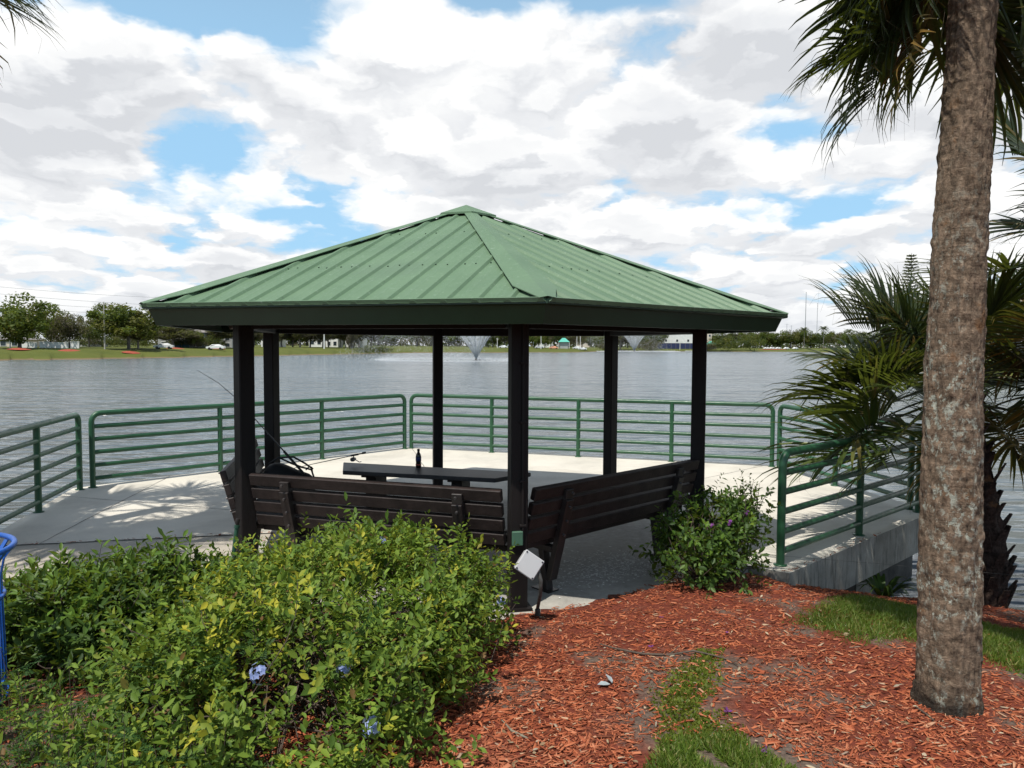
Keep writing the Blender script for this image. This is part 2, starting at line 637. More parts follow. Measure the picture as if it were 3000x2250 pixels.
# ------------------------------------------------------------------ deck
def build_deck():
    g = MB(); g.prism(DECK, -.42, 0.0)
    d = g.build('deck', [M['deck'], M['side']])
    for pl in d.data.polygons:
        if abs(pl.normal.z) < .5: pl.material_index = 1
    tag(d, 'pale concrete deck standing over the lake', None, kind='structure')
    g = MB(); g.prism(PATH, -.30, -.004)
    tag(g.build('path', M['path']), 'brownish concrete walk meeting the deck', None, kind='structure')
    j = MB()

    def groove(a, b, w):
        a = Vector((*a, 0)); b = Vector((*b, 0)); N = 26
        pts = []
        for i in range(N + 1):
            q = a.lerp(b, i / N)
            pts.append(q + Vector((0, 0, .003)) + (b - a).cross(Vector((0, 0, 1))).normalized() * .012 * mnoise.noise((q.x * 3, q.y * 3, 1)))
        sd = (b - a).cross(Vector((0, 0, 1))).normalized()
        vs = []
        for i, q in enumerate(pts):
            ww = w * (.6 + .8 * abs(mnoise.noise((q.x * 5, q.y * 5, 7))))
            vs += [q - sd * ww / 2, q + sd * ww / 2]
        j.add(vs, [(2 * i, 2 * i + 1, 2 * i + 3, 2 * i + 2) for i in range(N)])
    groove((-5.34, 7.21), (-2.56, 7.82), .028)
    groove((-4.78, 7.35), (-5.25, 11.2), .010)
    groove(hexp(2.75, 0, 4)[:2], hexp(6.45, 0, 4)[:2], .010)
    groove(hexp(2.75, 0, 3)[:2], hexp(6.55, 0, 3)[:2], .010)
    groove(hexp(2.75, 0, 2)[:2], hexp(6.55, 0, 2)[:2], .010)
    groove(hexp(2.75, 0, 1)[:2], hexp(5.9, 0, 1)[:2], .010)
    tag(j.build('deck_joint', M['joint'], d))
    # piers below the slab
    pr = MB()
    for k in (2, 3, 4):
        q = hexp(5.1, 0, k, .08)
        pr.box((q.x, q.y, -1.4), (.5, .5, 1.96), Matrix.Rotation(HT, 3, 'Z'))
    q = Vector((3.9, 8.45, 0)); pr.box((q.x, q.y, -1.4), (.45, .45, 1.96), Matrix.Rotation(.73, 3, 'Z'))
    pr.build('deck_pier', M['side'], d)
    aw = MB(); a_ = Vector((2.30, 6.82, -1.2)); b_ = Vector((5.10, 9.36, -1.2)); aw.bar(a_, b_, .16, 1.55)  # dark wall added to stand for the deep shade under the slab
    aw.build('cavity_shade_wall', simple('shade_dark_concrete', (.075, .07, .062), .95, .5, 4, .3, 30), d)


build_deck()


# ------------------------------------------------------------------ railings
RZ = [.865, .685, .50, .315, .13]


def railing(pts, label, r=.038, open_start=False):
    """pts: plan positions of its posts, first and last bend over into the top rail"""
    a = Vector((*pts[0], 0)); b = Vector((*pts[-1], 0))
    d = (b - a).normalized(); L = (b - a).length
    ang = math.atan2(d.y, d.x)
    root = thing('railing', label, 'railing', a, ang, 'green tube railings round the deck')
    f = MB(); R = .12; top = 1.05
    P = [(0, 0, .0), (0, 0, .5), (0, 0, top - R)]
    for i in range(1, 7):
        t = i / 6 * PI / 2
        P.append((R - R * math.cos(t), 0, top - R + R * math.sin(t)))
    for i in range(1, 6): P.append((R + (L - 2 * R) * i / 6, 0, top))
    for i in range(0, 7):
        t = i / 6 * PI / 2
        P.append((L - R + R * math.sin(t), 0, top - R + R * math.cos(t)))
    P += [(L, 0, .5), (L, 0, 0)]
    f.tube(P, r, 14)
    f.build('bent_frame', M['rail'], root)
    for z in RZ:
        g = MB(); g.tube([(0.01, 0, z), (L / 2, 0, z), (L - .01, 0, z)], r * .82, 12); g.build('rail', M['rail'], root)
    for q in pts[1:-1]:
        s = (Vector((*q, 0)) - a).dot(d)
        g = MB(); g.tube([(s, 0, 0), (s, 0, .5), (s, 0, top)], r, 14); g.build('post', M['rail'], root)
    for s in [0] + [(Vector((*q, 0)) - a).dot(d) for q in pts[1:-1]] + [L]:
        g = MB(); g.lathe([(.062, .001), (.062, .010), (.040, .016)], (s, 0, 0), 14); g.build('foot_plate', M['rail'], root)


def lerp2(a, b, t): return (a[0] + (b[0] - a[0]) * t, a[1] + (b[1] - a[1]) * t)


A0, A1 = (-5.05, 5.95), (-6.0, 10.12)
railing([A0, (-5.37, 7.35), (-5.69, 8.74), A1], 'green tube railing at the left end of the deck, cut by the picture edge')
B0, B1 = (-5.91, 10.28), (-2.10, 14.32)
railing([B0, lerp2(B0, B1, 1 / 3), lerp2(B0, B1, 2 / 3), B1], 'long green tube railing behind the two left gazebo posts, sloping up to the right')
C0, C1 = (-1.98, 14.40), (4.42, 12.39)
railing([C0, lerp2(C0, C1, .25), lerp2(C0, C1, .5), lerp2(C0, C1, .75), C1], 'longest green tube railing across the back of the deck, behind the table and right bench')
D0, D1 = (4.49, 12.25), (5.01, 9.14)
railing([D0, lerp2(D0, D1, .5), D1], 'green tube railing at the right back of the deck partly behind palm fronds')
E0, E1 = (2.505, 6.74), (5.03, 8.99)
railing([E0, lerp2(E0, E1, .5), E1], 'dark green tube railing nearest the viewer, on the slab edge beside the palm trunk')


# ------------------------------------------------------------------ gazebo
def build_gazebo():
    Re, ze, za, R2, z2, Rp = 3.257, 2.33, 3.488, 3.173, 2.175, 2.468
    root = thing('gazebo', 'six sided open gazebo with a green ribbed metal roof and dark brown posts', 'gazebo', (HC.x, HC.y, 0), HT)

    def hp(R, z, k): return Vector((R * math.cos(k * PI / 3), R * math.sin(k * PI / 3), z))
    apex = Vector((0, 0, za))
    roof = MB(); roof.lathe([(.05, za - .25), (.05, za - .06)], n=8)
    roof = roof.build('roof', M['under'], root)   # king post the roof panels meet at
    for k in range(6):
        a, b = hp(Re, ze, k), hp(Re, ze, k + 1)
        mid = (a + b) / 2
        e = (b - a).normalized(); up = (apex - mid).normalized(); n = e.cross(up).normalized()
        if n.z < 0: n = -n
        L = (b - a).length; Sl = (apex - mid).length
        g = MB()
        # ribbed sheet: profile along the eave, lofted up the slope and cut at the hips
        sp = .228; prof = []
        xs = [-L / 2]
        i0 = int(-L / 2 / sp) - 1
        for i in range(i0, -i0 + 1):
            x0 = i * sp
            for dx, h in ((-.028, 0), (-.012, .019), (.012, .019), (.028, 0)):
                if -L / 2 + .01 < x0 + dx < L / 2 - .01: prof.append((x0 + dx, h))
            for dx, h in ((.095, .003), (.114, .006), (.133, .003)):
                if -L / 2 + .01 < x0 + dx < L / 2 - .01: prof.append((x0 + dx, h * .6))
        prof = [(-L / 2, 0)] + sorted(prof) + [(L / 2, 0)]

        def ptop(x): return max(0, 1 - abs(x) / (L / 2)) * Sl
        V = []; Fc = []
        for i, (x, h) in enumerate(prof):
            V.append(mid + e * x - up * .03 + n * h)
            V.append(mid + e * x + up * max(ptop(x), -.03) + n * h)
        for i in range(len(prof) - 1): Fc.append((2 * i, 2 * i + 2, 2 * i + 3, 2 * i + 1))
        b0 = len(V)
        for i, (x, h) in enumerate(prof):
            V.append(mid + e * x - up * .03 + n * (h - .005))
        for i in range(len(prof) - 1): Fc.append((2 * i, b0 + i, b0 + i + 1, 2 * i + 2))
        g.add(V, Fc)
        for sv in (.30, .66):
            w = (1 - sv) * L / 2; x = -w + .14
            while x < w - .12:
                g.box(mid + e * (x + random.uniform(-.012, .012)) + up * (sv * Sl + random.uniform(-.015, .015)) + n * .004, (.010, .010, .009), Matrix((e, up, n)).transposed(), m=1)
                x += random.choice((.09, .114, .16))
        # eave trim over the rib ends
        g.bar(a + (b - a) * .004 - up * .022 + n * .012, b + (a - b) * .004 - up * .022 + n * .012, .012, .030, up=n)
        g.build('roof_panel', [M['roof'], M['fascia']], roof)
        # underside boards
        u = MB()
        d = n * -.045
        u.add([a * .985 + d, b * .985 + d, apex + d * 1.2], [(0, 2, 1)])
        u.build('soffit', M['under'], roof)
        # fascia
        f = MB()
        ta, tb, ba, bb = hp(Re - .02, ze - .012, k), hp(Re - .02, ze - .012, k + 1), hp(R2, z2, k), hp(R2, z2, k + 1)
        inn = Vector((mid.x, mid.y, 0)).normalized() * -.03
        f.add([ta, tb, bb, ba, ta + inn, tb + inn, bb + inn, ba + inn], [(0, 3, 2, 1), (4, 5, 6, 7), (3, 7, 6, 2), (0, 1, 5, 4)])
        # top drip lip
        la, lb = hp(Re + .022, ze - .004, k), hp(Re + .022, ze - .004, k + 1)
        f.add([la, lb, tb, ta, la + Vector((0, 0, -.02)), lb + Vector((0, 0, -.02)), tb + Vector((0, 0, -.02)), ta + Vector((0, 0, -.02))],
              [(0, 1, 2, 3), (4, 7, 6, 5), (0, 4, 5, 1)])
        f.build('fascia', M['fascia'], root)
        # hip cap
        c = MB()
        tip = apex
        hd = (apex - a).normalized()
        e2 = (hp(Re, ze, k) - hp(Re, ze, k - 1)).normalized()
        n2p = (hp(Re, ze, k - 1) + hp(Re, ze, k)) / 2
        nl = e2.cross((apex - n2p).normalized()).normalized()
        if nl.z < 0: nl = -nl
        s1 = (hd.cross(n)).normalized(); s2 = (nl.cross(hd)).normalized()
        if s1.dot(e) < 0: s1 = -s1
        if s2.dot(e2) > 0: s2 = -s2
        lift = Vector((0, 0, .034)); w = .16
        st = a - hd * .03; en = a + (apex - a) * .985
        p0, p1 = st + lift, en + lift
        w1 = .12
        q = [p0, p1, p1 + s1 * w1 * .5, p0 + s1 * w * .35, p1 + s2 * w1 * .5, p0 + s2 * w * .35]
        m1 = [st + hd * .36 + s1 * w + lift, st + hd * .36 + s2 * w + lift]
        c.add([q[0], q[1], q[2], m1[0], q[3], q[4], m1[1], q[5]], [(0, 4, 3), (0, 3, 2, 1), (0, 1, 5, 6), (0, 6, 7)])
        low = Vector((0, 0, -.006))
        c.add([q[3], m1[0], q[2], q[3] + low, m1[0] + low, q[2] + low], [(0, 3, 4, 1), (1, 4, 5, 2)])
        c.add([q[5], m1[1], q[4], q[5] + low, m1[1] + low, q[4] + low], [(0, 1, 4, 3), (1, 2, 5, 4)])
        c.build('hip_cap', M['roof'], roof)
        # post, beam, rafter
        g = MB(); q = hp(Rp, 0, k)
        RM = Matrix.Rotation(k * PI / 3, 3, 'Z')
        g.box((q.x, q.y, 1.26), (.135, .135, 2.52), RM, .008)
        if k == 0:
            g.box((q.x, q.y, .01), (.20, .20, .02), RM)
        post = g.build('post', M['brown'], root)
        g = MB()
        b0, b1 = hp(Rp - .02, 2.27, k), hp(Rp - .02, 2.27, k + 1)
        dd = (b1 - b0).normalized() * .085
        g.bar(b0 + dd, b1 - dd, .09, .22, bev=.006)
        g.build('beam', M['brown'], root)
        g = MB(); g.bar(hp(R2 - .12, 2.27, k), hp(.1, 3.35, k), .06, .13, bev=.004); g.build('rafter', M['under'], root)
        if k == 0:
            cnd = MB()
            o = RM @ Vector((.0795, .022, 0))
            cnd.tube([(q.x + o.x, q.y + o.y, .62), (q.x + o.x, q.y + o.y, 1.4), (q.x + o.x, q.y + o.y, 2.3)], .012, 10)
            for z in (.66, 1.0, 1.45, 1.9):
                cnd.box((q.x + o.x * 1.0, q.y + o.y, z), (.028, .05, .02), RM, .003)
            cnd.build('conduit', M['brown'], root)
            cv = MB(); o = RM @ Vector((.0825, -.02, 0))
            cv.box((q.x + o.x, q.y + o.y, .565), (.03, .085, .11), RM, .006); cv.build('cable_cover', M['greencond'], root)
    # apex cap
    c = MB()
    ring = [hp(.34, za - .34 * (za - ze) / Re + .05, k) for k in range(6)]
    top = Vector((0, 0, za + .055))
    for k in range(6):
        c.add([ring[k], ring[(k + 1) % 6], top], [(0, 1, 2)])
        dn = Vector((0, 0, -.02))
        c.add([ring[k], ring[(k + 1) % 6], ring[(k + 1) % 6] + dn, ring[k] + dn], [(0, 3, 2, 1)])
    c.build('peak_cap', M['roof'], roof)


build_gazebo()


# ------------------------------------------------------------------ benches
def bench(a, b, out, label):
    """a, b: plan ends; out: outward normal (back side)"""
    a = Vector((*a, 0)); b = Vector((*b, 0)); L = (b - a).length
    d = (b - a).normalized(); out = Vector((*out, 0)).normalized()
    ang = math.atan2(d.y, d.x)
    root = thing('bench', label, 'bench', a, ang, 'dark brown slatted benches between the gazebo posts')
    side = 1 if d.cross(out).z > 0 else -1     # local +y or -y is the back
    lean = Vector((0, side * .27, 1)).normalized(); nb = Vector((0, side, -.27)).normalized()
    base = Vector((0, side * -.11, .41))
    M3 = Matrix((Vector((1, 0, 0)), lean, nb)).transposed()
    for i in range(4):
        s = .115 + i * .1235
        g = MB(); c = base + lean * s
        g.box((L / 2, c.y, c.z), (L, .098, .055), M3, .006); g.build('back_slat', M['board'], root)
    for i in range(4):
        g = MB(); g.box((L / 2, -side * (.19 + i * .113), .425), (L, .098, .05), None, .006); g.build('seat_slat', M['board'], root)
    for x in (L * .16, L * .845):
        g = MB()
        # flat steel upright behind the slats with a clipped top, a seat arm and a foot
        w = .085
        lo = base + lean * -.30; hi = base + lean * .50; mi = base + lean * .42
        t = nb * .034
        pr = [lo + t, mi + t + nb * .075, hi + t + nb * .02, hi + t, lo + t]
        for (p, q_) in ((lo + nb * .06, mi + nb * .06),):
            g.bar(Vector((x, p.y, p.z)), Vector((x, q_.y, q_.z)), w, .055, up=nb, bev=.003)
        p, q_ = mi + nb * .056, hi + nb * .044
        g.bar(Vector((x, p.y, p.z)), Vector((x, q_.y, q_.z)), w, .03, up=nb, bev=.003)
        g.bar((x, side * -.10, .36), (x, side * -.58, .36), .07, .05, bev=.003)
        g.bar((x, side * -.17, .0), (x, side * -.22, .34), .075, .06, up=(0, 1, 0), bev=.003)
        g.box((x, side * -.20, .006), (.12, .2, .012))
        br = g.build('bracket', M['steel'], root)
        for i in range(4):
            s = .115 + i * .1235
            c = base + lean * s + nb * .092
            bo = MB(); bo.tube([Vector((x, c.y, c.z)) - nb * .006, Vector((x, c.y, c.z)) + nb * .012], .011, 8); bo.build('bolt', M['bolt'], br)
    return root


def edge_bench(k, label, off=.13, g0=.10, g1=.10):
    p, q = hexp(2.468, 0, k), hexp(2.468, 0, k + 1)
    d = (q - p).normalized(); m = (p + q) / 2
    out = (m - Vector((HC.x, HC.y, 0))).normalized()
    o = out * off * .4
    a = p + d * g0 + o; b = q - d * g1 + o
    return bench((a.x, a.y), (b.x, b.y), (out.x, out.y), label)


edge_bench(5, 'dark brown slatted bench with its back to the green shrub in front', .1, .10, .11)
edge_bench(0, 'dark brown slatted bench from the nearest post to the right post, above the bare concrete', .1, .11, .10)
edge_bench(4, 'dark slatted bench seen end on between the two left posts, bag on it', .42, .10, .06)


# ------------------------------------------------------------------ table
def build_table():
    z = .65
    P = [at_z(1004, 1379, z), at_z(1450, 1402, z), at_z(1556, 1384.5, z), at_z(1006, 1354, z)]
    root = thing('table', 'low dark table top with slanted ends in the middle of the gazebo', 'table', (sum(p.x for p in P) / 4, sum(p.y for p in P) / 4, 0))
    o = root.location
    g = MB(); g.prism([(p.x - o.x, p.y - o.y) for p in P], z - .045, z)
    t = g.build('tabletop', M['tabletop'], root)
    md = t.modifiers.new('bevel', 'BEVEL'); md.width = .008; md.segments = 2
    e = (P[1] - P[0]).normalized(); n = Vector((-e.y, e.x, 0))
    for s in (.27, 1.27):
        c = P[0] + e * s + n * .28 - o
        g = MB()
        g.bar((c.x, c.y, .02), (c.x, c.y, z - .075), .30, .12, up=e, bev=.006)
        g.bar(Vector((c.x, c.y, z - .06)) - n * .22, Vector((c.x, c.y, z - .06)) + n * .22, .16, .03, bev=.003)
        g.bar(Vector((c.x, c.y, .012)) - n * .24, Vector((c.x, c.y, .012)) + n * .24, .16, .022, bev=.003)
        g.build('pedestal', M['brown'], root)
    # bottle
    b = at_z(1226, 1370, z)
    root = thing('bottle', 'small plastic cola bottle with a blue label standing on the table', 'bottle', (b.x, b.y, z))
    m, t_, p = mat('cola_bottle'); p.inputs['Base Color'].default_value = (.012, .006, .004, 1); p.inputs['Roughness'].default_value = .08
    lb = simple('blue_label', (.012, .02, .10), .4, .3, 30); cp = simple('black_cap', (.012, .012, .014), .4, .2); rd = simple('red_band', (.45, .08, .05), .5, .3)
    g = MB(); g.lathe([(.024, 0), (.031, .008), (.032, .03), (.029, .055), (.031, .075), (.031, .125), (.029, .14), (.024, .155), (.0145, .175), (.0125, .192)], n=20)
    g.build('bottle_body', m, root)
    g = MB(); g.lathe([(.0318, .078), (.0322, .08), (.0322, .120), (.0318, .122)], n=20); w = g.build('bottle_label', lb, root)
    g = MB(); g.lathe([(.0323, .03), (.0326, .031), (.0326, .040), (.0323, .041)], n=20); g.build('bottle_band', rd, root)
    g = MB(); g.lathe([(.0155, .187), (.0155, .210), (.013, .212)], n=16); g.build('bottle_cap', cp, root)


build_table()


# ------------------------------------------------------------------ bag and fishing rods
def build_bag():
    blk = simple('black_nylon', (.008, .008, .009), .7, .4, 14, .5, 30)
    c = at_y(842, 1392, 7.55)
    root = thing('duffel_bag', 'black soft bag slumped on the left bench below the rod', 'bag', (c.x, c.y, .45))
    # slumped body: rings along its length (x)
    prof = [(-.27, .05, .05), (-.25, .14, .15), (-.18, .17, .22), (-.08, .17, .225), (.03, .165, .19), (.13, .155, .165), (.22, .14, .15), (.265, .11, .12), (.28, .04, .05)]
    V = []; n = 18
    for x, ry, h in prof:
        for k in range(n):
            a = 2 * PI * k / n
            cz, sy = math.sin(a), math.cos(a)
            zz = max(.004, h * (1 + cz) + .02 * mnoise.noise((x * 9, sy * 3, cz * 3)))
            V.append((x + .012 * mnoise.noise((x * 20, sy * 5, cz * 5)), ry * sy * (1 if cz > -.3 else .92), zz * .82))
    Fq = [(i * n + k, i * n + (k + 1) % n, (i + 1) * n + (k + 1) % n, (i + 1) * n + k) for i in range(len(prof) - 1) for k in range(n)]
    g = MB(); g.add(V, Fq + [tuple(range(n))[::-1], tuple(range((len(prof) - 1) * n, len(prof) * n))], True)
    b = g.build('bag_body', blk, root)
    md = b.modifiers.new('sub', 'SUBSURF'); md.levels = md.render_levels = 1
    st = MB()
    st.tube([(-.16, -.10, .36), (-.05, -.12, .43), (.08, -.12, .37), (.18, -.11, .33), (.27, -.08, .30), (.29, -.06, .22)], .010, 7)
    st.tube([(-.10, .06, .40), (.05, .05, .41), (.17, .03, .35), (.26, .02, .29)], .010, 7)
    st.tube([(.22, -.10, .30), (.25, -.11, .33), (.28, -.10, .33), (.285, -.09, .28)], .007, 6)
    st.build('strap', blk, root)
    gr = simple('graphite_rod', (.02, .02, .022), .35, .2, 20); cork = simple('rod_grip', (.02, .018, .017), .8, .3, 30); met = simple('reel_metal', (.10, .10, .11), .35, .3, 30, metallic=.5)
    # rod leaning out to the left
    tip = at_y(577, 1084, 7.9); k1 = at_y(640, 1122, 7.85); k2 = at_y(690, 1165, 7.8); k3 = at_y(790, 1275, 7.65); bt = at_y(862, 1356, 7.48)
    root2 = thing('fishing_rod', 'thin black fishing rod leaning up to the left past the post, tip over the water', 'fishing rod', bt, 0, 'fishing rods by the bag')
    g = MB(); pts = [p - bt for p in (bt, k3, k2, k1, tip)]
    g.tube(pts, [.009, .006, .004, .003, .0022], 7); g.build('blank', gr, root2)
    g = MB(); d = (k3 - bt).normalized(); g.tube([d * -.16, d * .18], .013, 9); g.build('grip', cork, root2)
    g = MB()
    for f_ in (.3, .55, .75, .9):
        q = bt.lerp(tip, f_) - bt
        # closest on the bent blank
        L = [0]
        for i in range(4): L.append(L[-1] + (pts[i + 1] - pts[i]).length)
        s = f_ * L[-1]
        for i in range(4):
            if L[i] <= s <= L[i + 1]: q = pts[i].lerp(pts[i + 1], (s - L[i]) / (L[i + 1] - L[i]))
        g.lathe([(.009, -.0015), (.010, 0), (.009, .0015)], q + Vector((0, 0, -.01)), 8)
    g.build('line_guide', met, root2)
    # second rod with its reel, leaning from the bag over the table end
    a = at_y(905, 1362, 7.55); b = at_y(1040, 1333, 8.35); e = at_y(1070, 1326, 8.5)
    root3 = thing('fishing_rod', 'fishing rod with a spinning reel sticking out to the right of the bag', 'fishing rod', a, 0, 'fishing rods by the bag')
    d = (e - a).normalized()
    g = MB(); g.tube([-d * .25, (b - a)], [.003, .006], 7); g.build('blank', gr, root3)
    g = MB(); g.tube([b - a - d * .08, b - a + d * .06], [.009, .012], 9); g.tube([b - a + d * .06, e - a - d * .03], .007, 9); g.tube([e - a - d * .05, e - a], [.013, .012], 9); g.build('grip', cork, root3)
    g = MB(); c = b - a - d * .03 + Vector((0, 0, -.045))
    g.tube([b - a - d * .03, c + d * .01], .006, 7); g.tube([c - d * .035, c - d * .01, c + d * .03], [.022, .026, .017], 12)
    g.tube([c + d * .02, c + d * .03 + Vector((.05, -.01, -.035)), c + d * .03 + Vector((.075, -.01, -.03))], .005, 6); g.build('reel', met, root3)


build_bag()


# ------------------------------------------------------------------ junction box, sprinkler, bin
def build_small():
    grey = simple('grey_box_plastic', (.42, .42, .43), .55, .06, 5); gr2 = simple('box_lid', (.47, .47, .48), .5, .05, 5)
    pipe = simple('weathered_pipe', (.05, .048, .045), .5, .7, 30); blk = M['steel']
    c = at_y(1551, 1655, 5.12)
    root = thing('junction_box', 'tilted square grey electrical box on a bent pipe by the nearest post', 'junction box', (c.x, c.y, ground_z(c.x, 5.1)))
    zc = c.z - root.location.z
    Rm = Matrix.Rotation(.16, 3, 'Z') @ Matrix.Rotation(-.25, 3, 'X') @ Matrix.Rotation(math.radians(-54), 3, 'Y')
    o = Vector((0, 0, zc))
    g = MB(); g.box(o + Rm @ Vector((0, .045, 0)), (.150, .075, .150), Rm, .008); bx = g.build('box_body', grey, root)
    g = MB(); g.box(o + Rm @ Vector((0, -.002, 0)), (.158, .018, .158), Rm, .006); ld = g.build('box_lid', gr2, root)
    g = MB()
    for i in (-1, 1):
        for j in (-1, 1):
            q = o + Rm @ Vector((i * .066, -.012, j * .066)); g.tube([q, q + Rm @ Vector((0, -.004, 0))], .006, 8)
    g.build('lid_screws', blk, ld)
    base = at_z(1575, 1812, .01) - root.location
    kn = at_y(1585, 1700, 5.12) - root.location; k2 = at_y(1577, 1672, 5.14) - root.location; st = at_y(1560, 1655, 5.17) - root.location; k3 = at_y(1583, 1740, 5.12) - root.location
    g = MB(); g.tube([st, k2, kn, k3, base + Vector((0, 0, .08)), base + Vector((0, 0, -.05))], .0135, 10); g.build('pipe', pipe, root)
    g = MB(); g.tube([base + Vector((0, 0, -.01)), base + Vector((0, 0, .07))], .021, 8); g.build('pipe_coupling', pipe, root)

    # sprinkler riser
    b = at_y(686, 1610, 5.6); tp = at_y(697, 1520, 5.62)
    root = thing('sprinkler_riser', 'thin green pipe with a black cap standing in leaves left of the left front post', 'sprinkler', (b.x, b.y, -.02))
    dk = simple('green_pipe', (.02, .075, .045), .5, .3, 10)
    l = tp - root.location; lo = b - root.location
    g = MB(); g.tube([(lo.x, lo.y, 0), lo, lo.lerp(l, .72)], .016, 10); g.build('pipe', dk, root)
    g = MB(); g.tube([lo.lerp(l, .70), lo.lerp(l, .80)], .021, 10); g.build('collar', dk, root)
    g = MB(); g.tube([lo.lerp(l, .80), lo.lerp(l, .93), l], [.012, .017, .016], 10); g.build('cap', blk, root)

    # blue litter bin
    blue = simple('blue_bin_paint', (.012, .09, .38), .35, .15, 6)
    x, y = -2.925, 3.62; z = ground_z(x, y) - .07
    root = thing('litter_bin', 'blue strap metal litter bin with a flared top at the left picture edge', 'litter bin', (x, y, z))
    n = 22
    for k in range(n):
        a = 2 * PI * (k + .5) / n
        cs, sn = math.cos(a), math.sin(a)
        g = MB()
        pr = [(.315, .06), (.314, .30), (.308, .62), (.308, .72), (.325, .81), (.365, .868)]
        for (r0, z0), (r1, z1) in zip(pr[:-1], pr[1:]):
            g.bar((r0 * cs, r0 * sn, z0), (r1 * cs, r1 * sn, z1 + .004), .036, .006, up=(cs, sn, 0))
        g.build('slat', blue, root)
    for r, z_, t in ((.368, .88, .015), (.316, .62, .012), (.322, .10, .012)):
        g = MB(); g.tube([(r * math.cos(2 * PI * i / 40), r * math.sin(2 * PI * i / 40), z_) for i in range(40)], t, 8, closed=True); g.build('ring', blue, root)
    g = MB(); g.lathe([(.06, -.02), (.06, .05), (.25, .055), (.25, .07)], n=24); g.build('base', blue, root)


build_small()


# ------------------------------------------------------------------ leaves
def norm(v): return v / np.maximum(np.linalg.norm(v, axis=-1, keepdims=True), 1e-9)


LEAF_V = np.array([(0, 0, 0), (.36, .30, .05), (.42, .62, .06), (0, 1, -.06), (-.42, .62, .06), (-.36, .30, .05), (0, .5, -.05)])
LEAF_F = np.array([(0, 1, 6), (1, 2, 6), (2, 3, 6), (3, 4, 6), (4, 5, 6), (5, 0, 6)])
DIA_V = np.array([(0, 0, 0), (.5, .5, .06), (0, 1, 0), (-.5, .5, .06)])
DIA_F = np.array([(0, 1, 2), (0, 2, 3)])
BLADE_V = np.array([(-.5, 0, 0), (.5, 0, 0), (.35, .55, .10), (-.35, .55, .10), (0, 1, .34)])
BLADE_F = np.array([(0, 1, 2), (0, 2, 3), (3, 2, 4)])


def pinnate(pairs=13, droop=.35):
    V = []; Fc = []

    def cen(t): return np.array((0, t, -droop * t * t))
    for i in range(pairs):
        t = .12 + .86 * i / (pairs - 1)
        w = .17 * math.sin(PI * min(.97, .18 + .8 * (1 - abs(t - .5) * 1.2)))
        c = cen(t)
        for s in (-1, 1):
            b = len(V)
            tip = c + np.array((s * w, .045, -.02)); md = (c + tip) / 2
            V += [c, md + np.array((0, -.022, .004)), tip, md + np.array((0, .024, .004))]
            Fc += [(b, b + 1, b + 2), (b, b + 2, b + 3)]
    b = len(V)
    V += [cen(0) + np.array((-.006, 0, 0)), cen(0) + np.array((.006, 0, 0)), cen(.5) + np.array((.005, 0, 0)), cen(.5) - np.array((.005, 0, 0)), cen(1)]
    Fc += [(b, b + 1, b + 2), (b, b + 2, b + 3), (b + 3, b + 2, b + 4)]
    return np.array(V), np.array(Fc)


PIN_V, PIN_F = pinnate()


def scatter(TV, TF, P, Y, Z, L, W=None):
    """place template (y = length axis, z = normal) at P; returns V, F"""
    P = np.asarray(P, float); N = len(P)
    Y = norm(np.asarray(Y, float)); X = norm(np.cross(Y, Z)); Zn = np.cross(X, Y)
    L = np.broadcast_to(L, (N,)); W = L if W is None else np.broadcast_to(W, (N,))
    V = (P[:, None] + TV[None, :, 0, None] * X[:, None] * W[:, None, None] + TV[None, :, 1, None] * Y[:, None] * L[:, None, None] + TV[None, :, 2, None] * Zn[:, None] * L[:, None, None])
    Fc = TF[None] + (np.arange(N) * len(TV))[:, None, None]
    return V.reshape(-1, 3), Fc.reshape(-1, TF.shape[1])


def rnd(n, s=1.0): return RNG.normal(0, s, (n, 3))


def join(parts):
    """[(V,F,mi)] -> V,F,mi"""
    V = []; Fc = []; mi = []; b = 0
    for v, f, m in parts:
        if not len(v): continue
        V.append(v); Fc.append(f + b); mi.append(np.full(len(f), m)); b += len(v)
    return np.concatenate(V), np.concatenate(Fc), np.concatenate(mi)


def twig_mesh(segs, n=4):
    """segs: list of (polyline pts, r0, r1)"""
    V = []; Q = []; b = 0
    for pts, r0, r1 in segs:
        pts = np.asarray(pts, float); k = len(pts)
        d = np.gradient(pts, axis=0); d = norm(d)
        ref = np.where(np.abs(d[:, 2:3]) < .9, np.array([[0, 0, 1.]]), np.array([[1., 0, 0]]))
        x = norm(np.cross(d, ref)); y = np.cross(d, x)
        r = np.linspace(r0, r1, k)[:, None]
        a = 2 * PI * np.arange(n) / n
        ring = pts[:, None] + (x[:, None] * np.cos(a)[None, :, None] + y[:, None] * np.sin(a)[None, :, None]) * r[:, None]
        V.append(ring.reshape(-1, 3))
        i = np.arange(k - 1)[:, None]; j = np.arange(n)[None]; j2 = (j + 1) % n
        Q.append(b + np.stack([i * n + j, i * n + j2, (i + 1) * n + j2, (i + 1) * n + j], -1).reshape(-1, 4))
        b += k * n
    return np.concatenate(V), np.concatenate(Q)


